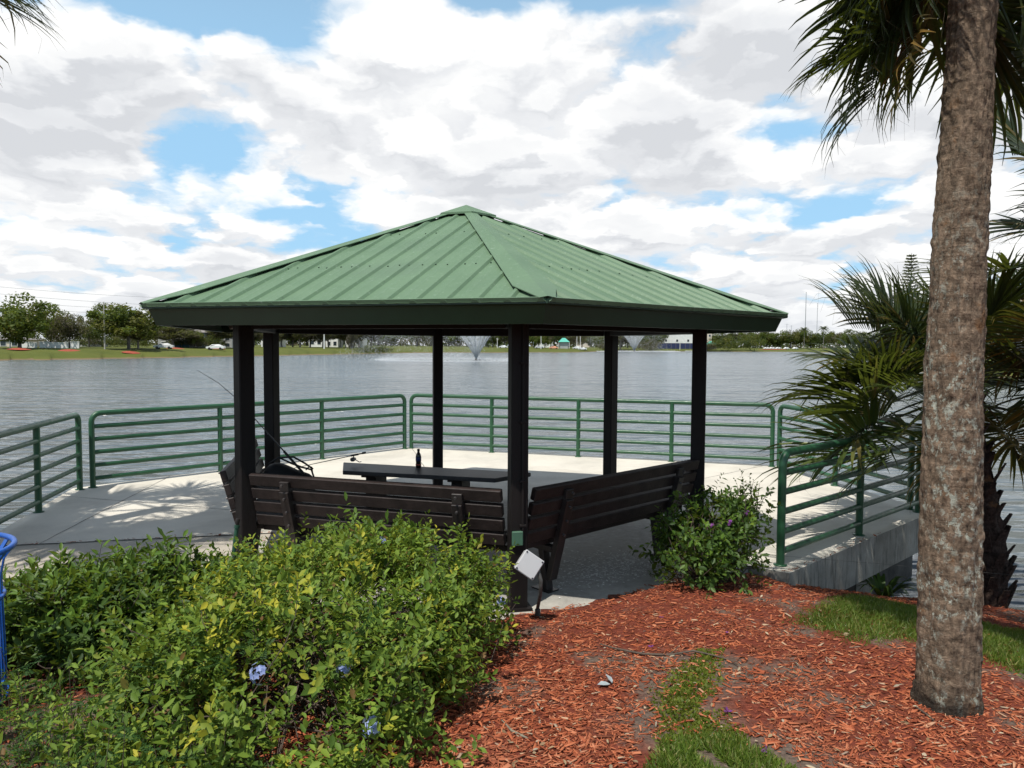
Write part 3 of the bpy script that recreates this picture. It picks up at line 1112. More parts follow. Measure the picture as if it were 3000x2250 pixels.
M['twig'] = simple('twig_bark', (.085, .062, .045), .85, .4, 30)
M['leafA'] = leaf_mat('light_green_leaf', [(0, (.056, .110, .017)), (.35, (.115, .195, .027)), (.75, (.19, .285, .038)), (.965, (.26, .31, .042)), (.98, (.20, .12, .04)), (1, (.14, .075, .03))], .55, .26, .22)
M['leafY'] = leaf_mat('yellow_green_leaf', [(0, (.22, .27, .028)), (.6, (.36, .37, .038)), (1, (.56, .50, .05))], .55, .30, .22)
M['leafD'] = leaf_mat('dark_glossy_leaf', [(0, (.028, .060, .012)), (.5, (.055, .11, .020)), (1, (.10, .17, .028))], .5, .22, .28)
M['leafG'] = leaf_mat('fresh_green_leaf', [(0, (.07, .145, .02)), (.6, (.12, .22, .028)), (1, (.18, .28, .038))], .5, .32, .3)
M['fern'] = leaf_mat('feathery_leaf', [(0, (.030, .085, .022)), (1, (.055, .13, .03))], .6, .3, .2)
M['petal'] = leaf_mat('pale_blue_petal', [(0, (.28, .36, .75)), (1, (.48, .55, .85))], .6, .3, .2)
M['petalP'] = leaf_mat('purple_petal', [(0, (.20, .05, .28)), (1, (.35, .10, .40))], .6, .3, .2)


def ell_samples(ells, dens, inset=.0):
    """points on the outer surface of a union of ellipsoids (c, r)"""
    P = []; Nn = []
    for c, r in ells:
        c = np.array(c); r = np.array(r)
        n = int(dens * 4 * PI * ((r[0] * r[1]) ** 1.6 / 3 + (r[0] * r[2]) ** 1.6 / 3 + (r[1] * r[2]) ** 1.6 / 3) ** (1 / 1.6))
        u = norm(rnd(n)); p = c + u * r; nn = norm(u / r)
        ok = np.ones(n, bool)
        for c2, r2 in ells:
            if c2 is c or (np.allclose(c2, c) and np.allclose(r2, r)): continue
            ok &= (((p - np.array(c2)) / np.array(r2)) ** 2).sum(1) > .86
        P.append(p[ok]); Nn.append(nn[ok])
    return np.concatenate(P), np.concatenate(Nn)


def shoots(P, Nn, n_leaf, length, leaf, width, mats, tmpl=(LEAF_V, LEAF_F), up=.6, spread=.45, jit=.06, yellow=None, lump=None):
    """leafy shoots growing out at P; returns (V,F,mi) and twig segments"""
    N = len(P)
    d = norm(Nn * .55 + np.array([0, 0, up]) + rnd(N, spread))
    Lh = length * RNG.uniform(.55, 1.35, N)
    end = P + Nn * RNG.normal(0, jit, N)[:, None] + d * Lh[:, None] * .35
    st = end - d * Lh[:, None]
    parts = []; ph = RNG.uniform(0, 6.28, N)
    a1 = norm(np.cross(d, np.array([.3, .2, 1.]) + rnd(N, .01))); a2 = np.cross(d, a1)
    yl = np.zeros(N, bool) if yellow is None else yellow
    for i in range(n_leaf):
        t = .18 + .82 * i / (n_leaf - 1)
        a = ph + i * 2.4 + RNG.normal(0, .3, N)
        rad = a1 * np.cos(a)[:, None] + a2 * np.sin(a)[:, None]
        op = 1.05 - .55 * t
        y = norm(d * (1 - op * .65) + rad * op + rnd(N, .18) + np.array([0, 0, -.12]))
        z = norm(d + rnd(N, .25) + np.array([0, 0, .45]))
        p = st + d * (Lh * t)[:, None] + rad * .004
        sz = leaf * RNG.uniform(.45, 1.4, N) * (1.12 - .45 * t)
        for flag, mt in ((False, mats[0]), (True, mats[1])):
            s = yl == flag if (i > n_leaf * .35 or not flag) else np.zeros(N, bool)
            if not flag and i <= n_leaf * .35: s = np.ones(N, bool)
            if not s.any(): continue
            v, f = scatter(*tmpl, p[s], y[s], z[s], sz[s], sz[s] * width)
            parts.append((v, f, mt))
    return parts, list(zip(st, end))


def add_mesh(name, parts, mats, parent=None, label=None):
    V, Fc, mi = join(parts)
    o = obj(name, np_mesh(name, V, [Fc], mats, mi), parent)
    if label: o['label'] = label
    return o


def stems(root_pts, ends, frac, r=.004, seed=1):
    segs = []
    n = int(len(ends) * frac)
    for i in RNG.choice(len(ends), n, replace=False):
        st, en = ends[i]
        b = root_pts[RNG.integers(len(root_pts))]
        m = b * .45 + st * .55 + RNG.normal(0, .05, 3); m[2] = b[2] + (st[2] - b[2]) * .42
        m2 = b * .15 + st * .85 + RNG.normal(0, .03, 3)
        segs.append(([b, m, m2, st, en], r * RNG.uniform(.7, 1.5), r * .3))
    return segs


def cluster_flower(parent, c, mat_, n=16, r=.045, size=.013):
    c = np.array(c); u = norm(rnd(n) + np.array([0, -.5, .6])); parts = []
    ctr = c + u * r * RNG.uniform(.5, 1.1, n)[:, None]
    for k in range(5):
        a = 2 * PI * k / 5
        a1 = norm(np.cross(u, np.array([.2, .1, 1.]))); a2 = np.cross(u, a1)
        y = norm(a1 * math.cos(a) + a2 * math.sin(a) + u * .15)
        v, f = scatter(DIA_V, DIA_F, ctr, y, u, size * RNG.uniform(.8, 1.2, n), size * .75)
        parts.append((v, f, 0))
    add_mesh('flower_cluster', parts, [mat_], parent)


def ell_ground(e):
    return [((x, y, ground_z(x, y) + z), r) for (x, y, z), r in e]


def build_shrubs():
    # ---- the big light green hedge plant in front
    e = ell_ground([((-.52, 4.62, .29), (.44, .50, .34)), ((-.95, 4.93, .28), (.60, .46, .33)), ((-1.52, 4.96, .18), (.52, .40, .28)), ((-1.05, 4.25, .27), (.70, .62, .35)),
                    ((-.58, 3.95, .22), (.38, .55, .33)), ((-1.46, 4.30, .25), (.38, .50, .30)), ((-.95, 3.45, .20), (.62, .48, .34)), ((-1.45, 3.50, .17), (.46, .48, .30)),
                    ((-.55, 3.30, .14), (.28, .36, .24)), ((-1.05, 2.92, .08), (.62, .32, .24))])
    root = thing('shrub', 'big light green shrub with yellow tips and blue flowers in front of the bench', 'shrub', (0, 0, 0))
    P, Nn = ell_samples(e, 390)
    k = (Nn[:, 2] > -.45)
    P, Nn = P[k], Nn[k]
    # thin the cover with noise so gaps and twigs show
    nz = np.array([mnoise.noise((p[0] * 3.1, p[1] * 3.1, p[2] * 3.1)) for p in P])
    low = np.clip((.42 - (P[:, 2] - near_z(P[:, 0], P[:, 1]))) / .42, 0, 1)
    keep = RNG.uniform(0, 1, len(P)) < np.clip(.92 + 1.6 * nz - .55 * low, .06, 1)
    P, Nn, nz = P[keep], Nn[keep], nz[keep]
    # hollow by the middle of the plant
    hol = np.hypot(P[:, 0] + .66, P[:, 1] - 4.12) < .17
    P, Nn, nz = P[~hol], Nn[~hol], nz[~hol]
    yn = np.array([mnoise.noise((p[0] * 2.3 + 9, p[1] * 2.3, 4)) for p in P])
    yel = ((yn > .22) & (Nn[:, 2] > .1)) & (RNG.uniform(0, 1, len(P)) < .75) | (RNG.uniform(0, 1, len(P)) < .05)
    parts, ends = shoots(P, Nn, 12, .20, .054, .56, (0, 1), yellow=yel, jit=.085)
    # second, deeper layer
    s = RNG.uniform(0, 1, len(P)) < .45
    pb, _ = shoots(P[s] - Nn[s] * .11, Nn[s], 7, .15, .046, .46, (0, 0))
    # long wands standing proud
    s = (RNG.uniform(0, 1, len(P)) < .035) & (Nn[:, 2] > .1)
    pc, e2 = shoots(P[s] + Nn[s] * .03 + np.array([0, 0, .02]), Nn[s], 12, .23, .044, .46, (0, 1), up=1.2, spread=.25)
    add_mesh('foliage', parts + pb + pc, [M['leafA'], M['leafY']], root)
    rp = []
    for c, r in e:
        for _ in range(3):
            x, y = c[0] + random.uniform(-.3, .3) * r[0], c[1] + random.uniform(-.3, .3) * r[1]
            rp.append(np.array((x, y, ground_z(x, y) - .01)))
    V, Q = twig_mesh(stems(rp, ends, .16, .0042) + stems(rp, e2, .8, .003))
    obj('stems', np_mesh('stems', V, [Q], [M['twig']]), root)
    # feathery leaves of a creeper growing through it
    fp = [(560, 1900), (690, 1930), (480, 1975), (300, 1990), (1000, 1720), (1040, 1745), (1010, 1780), (790, 1610), (820, 1640), (1040, 1905), (400, 2030), (220, 2180), (120, 2230), (350, 2210), (90, 2150), (690, 1965), (610, 1890), (1090, 1960), (740, 1580)]
    pts = []
    for u, v in fp:
        d = np.array(ray(u, v)); best = None
        for c, r in e:
            o = (np.array([0, 0, H]) - np.array(c)) / np.array(r); dd = d / np.array(r)
            A = dd @ dd; B = o @ dd; C = o @ o - 1
            if B * B - A * C > 0:
                t = (-B - math.sqrt(B * B - A * C)) / A
                if best is None or t < best: best = t
        if best is None: g = on_ground(u, v); pts.append(np.array(g) + np.array([0, 0, .12]))
        else: pts.append(np.array([0, 0, H]) + d * best)
    P2 = np.repeat(np.array(pts), 5, 0) + rnd(len(pts) * 5, .035)
    y = norm(rnd(len(P2), 1) * np.array([1, 1, .3]) + np.array([0, -.25, .25]))
    v, f = scatter(PIN_V, PIN_F, P2 + np.array([0, 0, .02]), y, np.array([0, 0, 1.]) + rnd(len(P2), .25), RNG.uniform(.10, .17, len(P2)))
    add_mesh('feathery_leaves', [(v, f, 0)], [M['fern']], root, 'feathery dark green leaves of a creeper')
    # glossy bigger leaves standing up along the bench
    gp = []
    for _ in range(75):
        x = random.uniform(-1.35, -.62); gp.append((x, 5.30 + random.uniform(-.16, .08), ground_z(x, 5.3) + .62 + random.uniform(-.10, .05)))
    gp = np.array(gp)
    pp, ee = shoots(gp, np.tile([0, -.2, 1.], (len(gp), 1)), 8, .2, .085, .42, (0, 0), up=.8, spread=.4)
    add_mesh('glossy_leaves', pp, [M['leafG']], root, 'taller glossy leaves against the bench')
    for u, v, s in ((762, 1975, 1.3), (1005, 1965, 1.1), (1092, 2128, 1.1), (1468, 1768, 1.0), (448, 1750, 1.2), (1118, 1588, .8), (490, 1768, .7)):
        d = np.array(ray(u, v)); best = 1e9
        for c, r in e:
            r_ = np.array(r) + .03
            o = (np.array([0, 0, H]) - np.array(c)) / r_; dd = d / r_
            A = dd @ dd; B = o @ dd; C = o @ o - 1
            if B * B - A * C > 0: best = min(best, (-B - math.sqrt(B * B - A * C)) / A)
        q = np.array([0, 0, H]) + d * (best if best < 50 else 4.9)
        cluster_flower(root, q, M['petal'], int(15 * s), .038 * s, .017)

    # ---- dark shrub on the left
    e = ell_ground([((-2.28, 4.52, .24), (.34, .40, .30)), ((-2.62, 4.50, .20), (.36, .42, .29)), ((-1.98, 4.78, .20), (.26, .30, .26)), ((-2.95, 4.6, .18), (.3, .4, .26)), ((-2.35, 4.25, .16), (.4, .3, .22))])
    root = thing('shrub', 'dark large leaved shrub between the blue bin and the light green shrub', 'shrub', (0, 0, 0))
    P, Nn = ell_samples(e, 520); k = Nn[:, 2] > -.4; P, Nn = P[k], Nn[k]
    pa, ends = shoots(P, Nn, 9, .18, .085, .40, (0, 1), up=.5, yellow=(Nn[:, 2] > .45) & (RNG.uniform(0, 1, len(P)) < .6))
    add_mesh('foliage', pa, [M['leafD'], M['leafG']], root)
    rp = [np.array((c[0] + random.uniform(-.1, .1), c[1] + random.uniform(-.1, .1), ground_z(c[0], c[1]))) for c, r in e for _ in range(3)]
    V, Q = twig_mesh(stems(rp, ends, .3, .005)); obj('stems', np_mesh('stems', V, [Q], [M['twig']]), root)

    # ---- low weeds in the bottom left corner
    root = thing('weeds', 'low mixed weeds and feathery leaves in the bottom left corner', 'weeds', (0, 0, 0))
    N = 620; P = []
    for _ in range(N):
        u, v = random.uniform(-150, 700), random.uniform(2020, 2420)
        g = on_ground(u, v); P.append((g.x, g.y, g.z + random.uniform(.02, .16)))
    P = np.array(P); s = np.array([mnoise.noise((p[0] * 3, p[1] * 3, 2)) for p in P]) > -.22; P = P[s]
    pa, ends = shoots(P, np.tile([0, 0, 1.], (len(P), 1)), 9, .16, .045, .45, (0, 0), up=.5, spread=.6)
    s = RNG.uniform(0, 1, len(P)) < .40
    Pf = np.repeat(P[s], 3, 0) + rnd(s.sum() * 3, .02)
    v, f = scatter(PIN_V, PIN_F, Pf, norm(rnd(len(Pf)) * np.array([1, 1, .25]) + np.array([0, 0, .3])), np.array([0, 0, 1.]) + rnd(len(Pf), .2), RNG.uniform(.09, .17, len(Pf)))
    add_mesh('foliage', pa + [(v, f, 1)], [M['leafA'], M['fern']], root)
    rp = [np.array((p[0] + random.uniform(-.05, .05), p[1], ground_z(p[0], p[1]))) for p in P]
    V, Q = twig_mesh([([b, (b + en[1]) / 2 + RNG.normal(0, .01, 3), en[1]], .003, .001) for b, en in zip(rp, ends)]); obj('stems', np_mesh('stems', V, [Q], [M['twig']]), root)

    # ---- shrub right of the right bench
    e = ell_ground([((1.64, 6.22, .32), (.31, .30, .30)), ((1.84, 6.34, .45), (.30, .28, .26)), ((1.50, 6.02, .20), (.24, .24, .22)), ((1.76, 6.12, .26), (.28, .25, .25))])
    root = thing('shrub', 'dark rounded shrub with purple flowers between the right bench and the nearest railing', 'shrub', (0, 0, 0))
    P, Nn = ell_samples(e, 520); k = Nn[:, 2] > -.5; P, Nn = P[k], Nn[k]
    nz = np.array([mnoise.noise((p[0] * 4, p[1] * 4, p[2] * 4)) for p in P]); k = RNG.uniform(0, 1, len(P)) < .75 + 1.4 * nz; P, Nn = P[k], Nn[k]
    pa, ends = shoots(P, Nn, 9, .19, .064, .58, (0, 1), up=.35, spread=.6, yellow=(RNG.uniform(0, 1, len(P)) < .5) & (Nn[:, 2] > .0), jit=.08)
    w = [(2.05, 6.40, ground_z(2.1, 6.4) + z) for z in (.50, .58, .64)] * 4
    pw, e2 = shoots(np.array(w) + rnd(len(w), .03), np.tile([.8, -.2, .5], (len(w), 1)), 10, .24, .05, .5, (1, 1), up=.5, spread=.4)
    pt, e3 = shoots(np.array([(1.9 + .3 * random.random(), 6.4, ground_z(2, 6.4) + .76) for _ in range(14)]), np.tile([0, 0, 1.], (14, 1)), 10, .22, .045, .5, (0, 1), up=1)
    add_mesh('foliage', pa + pw + pt, [M['leafD'], M['leafG']], root)
    rp = [np.array((c[0] + random.uniform(-.1, .1), c[1] + random.uniform(-.1, .1), ground_z(c[0], c[1]) - .02)) for c, r in e for _ in range(3)]
    V, Q = twig_mesh(stems(rp, ends, .22, .005) + stems(rp, e2 + e3, 1, .004)); obj('stems', np_mesh('stems', V, [Q], [M['twig']]), root)
    for q in ((1.80, 5.98, .58), (1.66, 6.0, .54), (2.0, 6.15, .62)):
        cluster_flower(root, q, M['petalP'], 7, .03, .016)


build_shrubs()


# ------------------------------------------------------------------ mulch chips, grass, litter
def px_poly(L): return [tuple(on_ground(u, v)[:2]) for u, v in L]


K = 1.35623
RND2 = random.Random(3)
GRASS_R = px_poly([(1685 * K, 1345 * K), (1740 * K, 1310 * K), (1830 * K, 1283 * K), (1930 * K, 1300 * K), (2010 * K, 1318 * K), (2130 * K, 1345 * K), (2300 * K, 1372 * K), (2300 * K, 1520 * K), (2212 * K, 1470 * K), (2120 * K, 1432 * K), (1985 * K, 1392 * K), (1850 * K, 1398 * K), (1770 * K, 1372 * K)])
GRASS_B = px_poly([(1350 * K, 1730 * K), (1375 * K, 1618 * K), (1440 * K, 1580 * K), (1570 * K, 1575 * K), (1660 * K, 1608 * K), (1730 * K, 1658 * K), (1780 * K, 1730 * K)])
CLOVER = px_poly([(1385 * K, 1610 * K), (1375 * K, 1520 * K), (1430 * K, 1445 * K), (1490 * K, 1395 * K), (1590 * K, 1390 * K), (1580 * K, 1500 * K), (1600 * K, 1560 * K), (1680 * K, 1610 * K), (1640 * K, 1660 * K), (1450 * K, 1650 * K)])
SOIL = px_poly([(1360 * K, 1560 * K), (1380 * K, 1470 * K), (1480 * K, 1400 * K), (1600 * K, 1400 * K), (1600 * K, 1500 * K), (1720 * K, 1620 * K), (1800 * K, 1680 * K), (1400 * K, 1700 * K)])


def build_mulch():
    N = 120000
    # more chips close by: sample by angle and log distance
    r = np.exp(RNG.uniform(math.log(2.3), math.log(9.5), N)); a = RNG.uniform(-.62, .78, N)
    x = r * np.sin(a); y = r * np.cos(a)
    inside = (in_poly(x, y, DECK) & (dist_poly(x, y, DECK) > .02 + .07 * RNG.uniform(0, 1, N) ** 4)) | in_poly(x, y, PATH)
    k = ~inside
    gr = in_poly(x, y, GRASS_R) | in_poly(x, y, GRASS_B)
    k &= ~(gr & (RNG.uniform(0, 1, N) < .93))
    so = in_poly(x, y, SOIL)
    sn = np.array([mnoise.noise((p * 3.2, q * 3.2, 5)) + .5 * mnoise.noise((p * 9, q * 9, 6)) for p, q in zip(x, y)])
    k &= ~((sn > .36) & (RNG.uniform(0, 1, N) < .6))
    k &= ~(so & (sn > -.2) & (RNG.uniform(0, 1, N) < .75))
    z = near_z(x, y); k &= z > -.75
    k &= ~((x < -1.45) & (y < 4.2) & (RNG.uniform(0, 1, N) < .8))
    x, y, z = x[k], y[k], z[k]; n = len(x)
    z = z + np.array([.018 * mnoise.noise((p * 2.3, q * 2.3, 0)) + .008 * mnoise.noise((p * 9, q * 9, 3)) for p, q in zip(x, y)])
    z = np.where(in_poly(x, y, DECK), np.maximum(z, .004), z)
    z0_ = 0
    B = np.array([(i * .5, j * .5, l * .5) for l in (-1, 1) for j in (-1, 1) for i in (-1, 1)], float)
    B[:, 1] += .5
    B[[2, 3, 6, 7], 0] *= .55; B[[0, 6], 1] -= .14; B[[3, 7], 1] += .1
    TF = np.array([(0, 2, 3, 1), (4, 5, 7, 6), (0, 1, 5, 4), (2, 6, 7, 3), (0, 4, 6, 2), (1, 3, 7, 5)])
    th = RNG.uniform(0, 6.28, n) * .6 + RNG.choice([0, PI], n)
    Y = np.stack([np.cos(th), np.sin(th), RNG.normal(0, .14, n)], -1)
    Z = np.array([0, 0, 1.]) + rnd(n, .24)
    L = np.exp(RNG.normal(math.log(.020), .52, n)).clip(.007, .075); W = L * RNG.uniform(.13, .32, n)
    P = np.stack([x, y, z + RNG.uniform(-.001, .012, n)], -1)
    Yn = norm(Y); X = norm(np.cross(Yn, Z)); Zn = np.cross(X, Yn)
    T = np.minimum(.004, W * .5)
    V = P[:, None] + B[None, :, 0, None] * X[:, None] * W[:, None, None] + (B[None, :, 1, None] - .5) * Yn[:, None] * L[:, None, None] + B[None, :, 2, None] * Zn[:, None] * T[:, None, None]
    Fc = (TF[None] + (np.arange(n) * 8)[:, None, None]).reshape(-1, 4)
    m, t, p = mat('red_mulch_chip')
    c = t.ramp(t.island(), [(0, (.11, .031, .015)), (.25, (.225, .054, .024)), (.55, (.35, .094, .040)), (.80, (.44, .14, .064)), (.94, (.46, .18, .095)), (.98, (.46, .32, .20)), (1, (.24, .20, .16))])
    nn = t.noise(t.pos(), 1.6, 4, .6)
    c = t.mix(t.smooth(nn, .5, .75), c, t.mix(.35, c, (.33, .13, .075)))
    t.l.new(c, p.inputs['Base Color']); p.inputs['Roughness'].default_value = .85; p.inputs['Specular IOR Level'].default_value = .2
    tag(obj('mulch', np_mesh('mulch', V.reshape(-1, 3), [Fc], [m])), 'red dyed wood chips spread over the bank', 'mulch', kind='stuff')


build_mulch()


def blades(poly, n, h, w, name, m, label, dens_noise=None, tm=(BLADE_V, BLADE_F), lean=.45, thr=-.2):
    P = np.array(poly); lo, hi = P.min(0), P.max(0)
    x = RNG.uniform(lo[0], hi[0], n * 3); y = RNG.uniform(lo[1], hi[1], n * 3)
    d = dist_poly(x, y, poly)
    k = in_poly(x, y, poly) & ~in_poly(x, y, DECK)
    nz = np.array([mnoise.noise((a * 4, b * 4, 8)) for a, b in zip(x, y)])
    k &= (nz + np.minimum(d * 5, .5) - .25 > thr) & (RNG.uniform(0, 1, len(x)) < .10 + d * 4)
    k &= near_z(x, y) > -.8
    x, y = x[k][:n], y[k][:n]; N = len(x)
    z = near_z(x, y) - .004
    z = z + np.array([.018 * mnoise.noise((p * 2.3, q * 2.3, 0)) + .008 * mnoise.noise((p * 9, q * 9, 3)) for p, q in zip(x, y)])
    Y = np.array([0, 0, 1.]) + rnd(N, lean) * np.array([1, 1, .2])
    Z = rnd(N) * np.array([1, 1, .1]) + np.array([0, 0, .15])
    de = d[k][:n]
    L = h * RNG.uniform(.5, 1.4, N) * np.clip(.35 + de * 4.5, 0, 1)
    v, f = scatter(*tm, np.stack([x, y, z], -1), Y, Z, L, w * RNG.uniform(.7, 1.3, N))
    tag(obj(name, np_mesh(name, v, [f], [m])), label, 'grass', kind='stuff')


M['grass'] = leaf_mat('grass_blade', [(0, (.06, .11, .014)), (.5, (.11, .18, .024)), (.82, (.17, .24, .035)), (1, (.34, .30, .12))], .5, .35, .3)
M['clover'] = leaf_mat('clover_leaf', [(0, (.10, .15, .018)), (.6, (.17, .22, .028)), (1, (.27, .27, .04))], .55, .35, .3)
blades(GRASS_R, 26000, .045, .007, 'grass', M['grass'], 'dark green grass patch beside the palm trunk', lean=.85, thr=-.50)
blades(GRASS_B, 6500, .048, .0075, 'grass', M['grass'], 'bright grass at the bottom edge below the mulch', lean=.75, thr=-.12)
blades(CLOVER, 7000, .026, .015, 'clover', M['clover'], 'sparse yellow green clover creeping over bare soil', tm=(DIA_V, DIA_F), lean=1.0, thr=-.02)


def build_litter():
    # bare twig across the mulch
    pts = [on_ground(u, v) for u, v in ((1758, 1893), (1800, 1908), (1880, 1920), (1960, 1925), (2030, 1916), (2090, 1925), (2135, 1938), (2160, 1955))]
    g = MB(); g.tube([p + Vector((0, 0, .014 + .006 * math.sin(i * 2))) for i, p in enumerate(pts)], [.004, .006, .007, .007, .0065, .006, .005, .003], 7)
    g.tube([pts[3] + Vector((0, 0, .016)), pts[3] + Vector((.05, .04, .03)), pts[3] + Vector((.08, .11, .025))], [.004, .003, .002], 6)
    tag(g.build('twig', M['twig']), 'long curved bare twig lying across the red mulch', 'twig')
    pts = [on_ground(u, v) for u, v in ((2680, 2075), (2715, 2100), (2740, 2122), (2770, 2145))]
    g = MB(); g.tube([p + Vector((0, 0, .012)) for p in pts], [.005, .006, .005, .003], 7)
    tag(g.build('twig', M['twig']), 'short thick twig on the mulch in front of the palm trunk base', 'twig')
    pts = [on_ground(u, v) for u, v in ((1470, 2118), (1500, 2150), (1530, 2165), (1548, 2172))]
    g = MB(); g.tube([p + Vector((0, 0, .014)) for p in pts], [.003, .006, .006, .003], 7)
    tag(g.build('twig', simple('grey_twig', (.20, .18, .13), .8, .3, 30)), 'pale stick on the mulch right of the big shrub', 'twig')
    gm = simple('grey_leaf', (.30, .34, .35), .7, .2, 30, .3, 60)
    c = on_ground(1788, 2012) + Vector((0, 0, .016))
    v, f = scatter(LEAF_V, LEAF_F, [c, c + Vector((.01, .0, .004))], [(-1, -.25, .12), (-.35, .9, .35)], [(0, -.1, 1), (.5, 0, 1)], np.array([.075, .075]), np.array([.05, .045]))
    tag(obj('dead_leaf', np_mesh('dead_leaf', v, [f], [gm])), 'folded pale grey dead leaf lying on the mulch', 'leaf')
    # purple fallen petals, tan leaves: scattered litter
    N = 330
    r = np.exp(RNG.uniform(math.log(2.7), math.log(6.5), N)); a = RNG.uniform(-.02, .68, N)
    x = r * np.sin(a); y = r * np.cos(a); k = ~in_poly(x, y, DECK); x, y = x[k], y[k]; N = len(x)
    z = near_z(x, y) + .016
    tan = leaf_mat('tan_leaf', [(0, (.22, .13, .07)), (.5, (.40, .30, .18)), (.8, (.55, .47, .34)), (1, (.30, .26, .2))], .8, .15, .1)
    v, f = scatter(LEAF_V, LEAF_F, np.stack([x, y, z], -1), rnd(N) * np.array([1, 1, .15]), np.array([0, 0, 1.]) + rnd(N, .3), RNG.uniform(.018, .045, N), RNG.uniform(.010, .02, N))
    tag(obj('leaf_litter', np_mesh('leaf_litter', v, [f], [tan])), 'small tan leaves strewn on the mulch', 'leaves', kind='stuff')
    for u, v_, s in ((1938, 1817, 1), (1908, 1905, 1), (2130, 2096, 1.3), (2245, 2212, 1.2), (2128, 1862, .8), (2108, 1720, .8)):
        c = on_ground(u, v_); n = 5
        uu = rnd(n) * np.array([1, 1, .3]) + np.array([0, 0, .3])
        vv, ff = scatter(DIA_V, DIA_F, np.tile(np.array(c) + np.array([0, 0, .02]), (n, 1)), uu, np.array([0, 0, 1.]) + rnd(n, .4), .022 * s, .014 * s)
        lab = {1938: 'purple fallen blossom furthest up the mulch in front of the nearest post', 1908: 'purple fallen blossom just above the long twig', 2130: 'purple fallen blossom beside the clover strip', 2245: 'purple fallen blossom nearest the bottom grass', 2128: 'tiny purple blossom left of the right grass patch', 2108: 'tiny purple blossom by the foot of the right shrub'}[u]
        tag(obj('fallen_blossom', np_mesh('fallen_blossom', vv, [ff], [M['petalP']])), lab, 'blossom', 'purple blossoms on the mulch')
    # white flecks of dried paint and droppings under the bench
    N = 900
    q = hexp(1.9, 0, .38); e = hexp(1.7, 0, .75)
    t_ = RNG.uniform(0, 1, N); x = q.x + (e.x - q.x) * t_ + RNG.normal(0, .30, N) + .12; y = q.y + (e.y - q.y) * t_ + RNG.normal(0, .26, N) - .22
    k = in_poly(x, y, DECK) & (dist_poly(x, y, DECK) > .25); x, y = x[k], y[k]; N = len(x)
    wm = simple('white_fleck', (.62, .61, .58), .9, .2, 40)
    v, f = scatter(DIA_V, DIA_F, np.stack([x, y, np.full(N, .005)], -1), rnd(N) * np.array([1, 1, 0.0]), np.tile([0, 0, 1.], (N, 1)), np.exp(RNG.normal(math.log(.022), .5, N)), np.exp(RNG.normal(math.log(.014), .4, N)))
    v[:, 2] = .005
    tag(obj('paint_flecks', np_mesh('paint_flecks', v, [f], [wm])), 'white flecks on the shaded concrete under the right bench', 'flecks', kind='stuff')


build_litter()


# ------------------------------------------------------------------ palms
def bark_mat(name, base, lichen=.5):
    m, t, p = mat(name)
    o = t.oc()
    fib = t.noise(t.mapping(o, (1.3, 1.3, .55)), 34, 7, .72, .4)
    blk = t.noise(t.mapping(o, (.9, .9, 1.15)), 21, 6, .7, .5)
    rings = t.noise(t.mapping(o, (.5, .5, 9)), 3.2, 6, .65)
    h = t.math('ADD', t.math('ADD', t.math('MULTIPLY', fib, .42), t.math('MULTIPLY', blk, .38)), t.math('MULTIPLY', rings, .20))
    v = t.vor(t.mapping(o, (1, 1, .55)), 26, out='Distance')
    c = t.ramp(h, [(.38, tuple(x * .16 for x in base)), (.47, tuple(x * .75 for x in base)), (.55, tuple(x * 1.35 for x in base)), (.66, tuple(x * 2.3 for x in base))])
    c = t.mix(t.math('MULTIPLY', t.smooth(t.noise(o, 4.3, 5, .65), .58, .68), .7), c, t.mix(h, (.06, .03, .012), (.36, .18, .08)))
    if lichen:
        l = t.math('MULTIPLY', t.smooth(t.noise(t.mapping(o, (1, 1, .7)), 27, 7, .78), .52, .57), t.smooth(t.noise(o, 3.4, 5, .7), .42, .56))
        sz = t.new('ShaderNodeSeparateXYZ'); t.l.new(o, sz.inputs[0])
        l = t.math('MULTIPLY', l, t.smooth(sz.outputs[2], 3.2, 1.6))
        c = t.mix(t.math('MULTIPLY', l, lichen), c, t.mix(fib, (.20, .22, .17), (.56, .58, .50)))
        c = t.mix(t.math('MULTIPLY', t.smooth(t.math('ADD', sz.outputs[2], t.math('MULTIPLY', t.noise(o, 7, 4), .35)), .36, .16), .85), c, (.014, .012, .010))
    t.l.new(c, p.inputs['Base Color']); p.inputs['Roughness'].default_value = .9; p.inputs['Specular IOR Level'].default_value = .2
    t.l.new(t.bump(t.math('ADD', h, t.math('MULTIPLY', v, .15)), 1.0, .05), p.inputs['Normal'])
    return m


M['bark'] = bark_mat('palm_bark', (.178, .128, .088), .9)
M['bark2'] = bark_mat('palm_boots', (.055, .036, .028), 0)
M['frond'] = leaf_mat('palm_frond', [(0, (.015, .026, .009)), (.5, (.024, .040, .012)), (.88, (.042, .058, .016)), (1, (.16, .105, .028))], .42, .18, .4)
M['frondB'] = leaf_mat('palm_frond_lit', [(0, (.04, .07, .018)), (.5, (.07, .105, .026)), (.88, (.11, .145, .035)), (1, (.24, .19, .06))], .38, .3, .5)  # brighter copy of the frond, sunlight put into its colour
M['frondD'] = leaf_mat('palm_frond_dry', [(0, (.045, .042, .016)), (.5, (.09, .065, .025)), (1, (.26, .15, .035))], .6, .2, .2)
M['thread'] = simple('frond_thread', (.16, .12, .07), .8, .3)


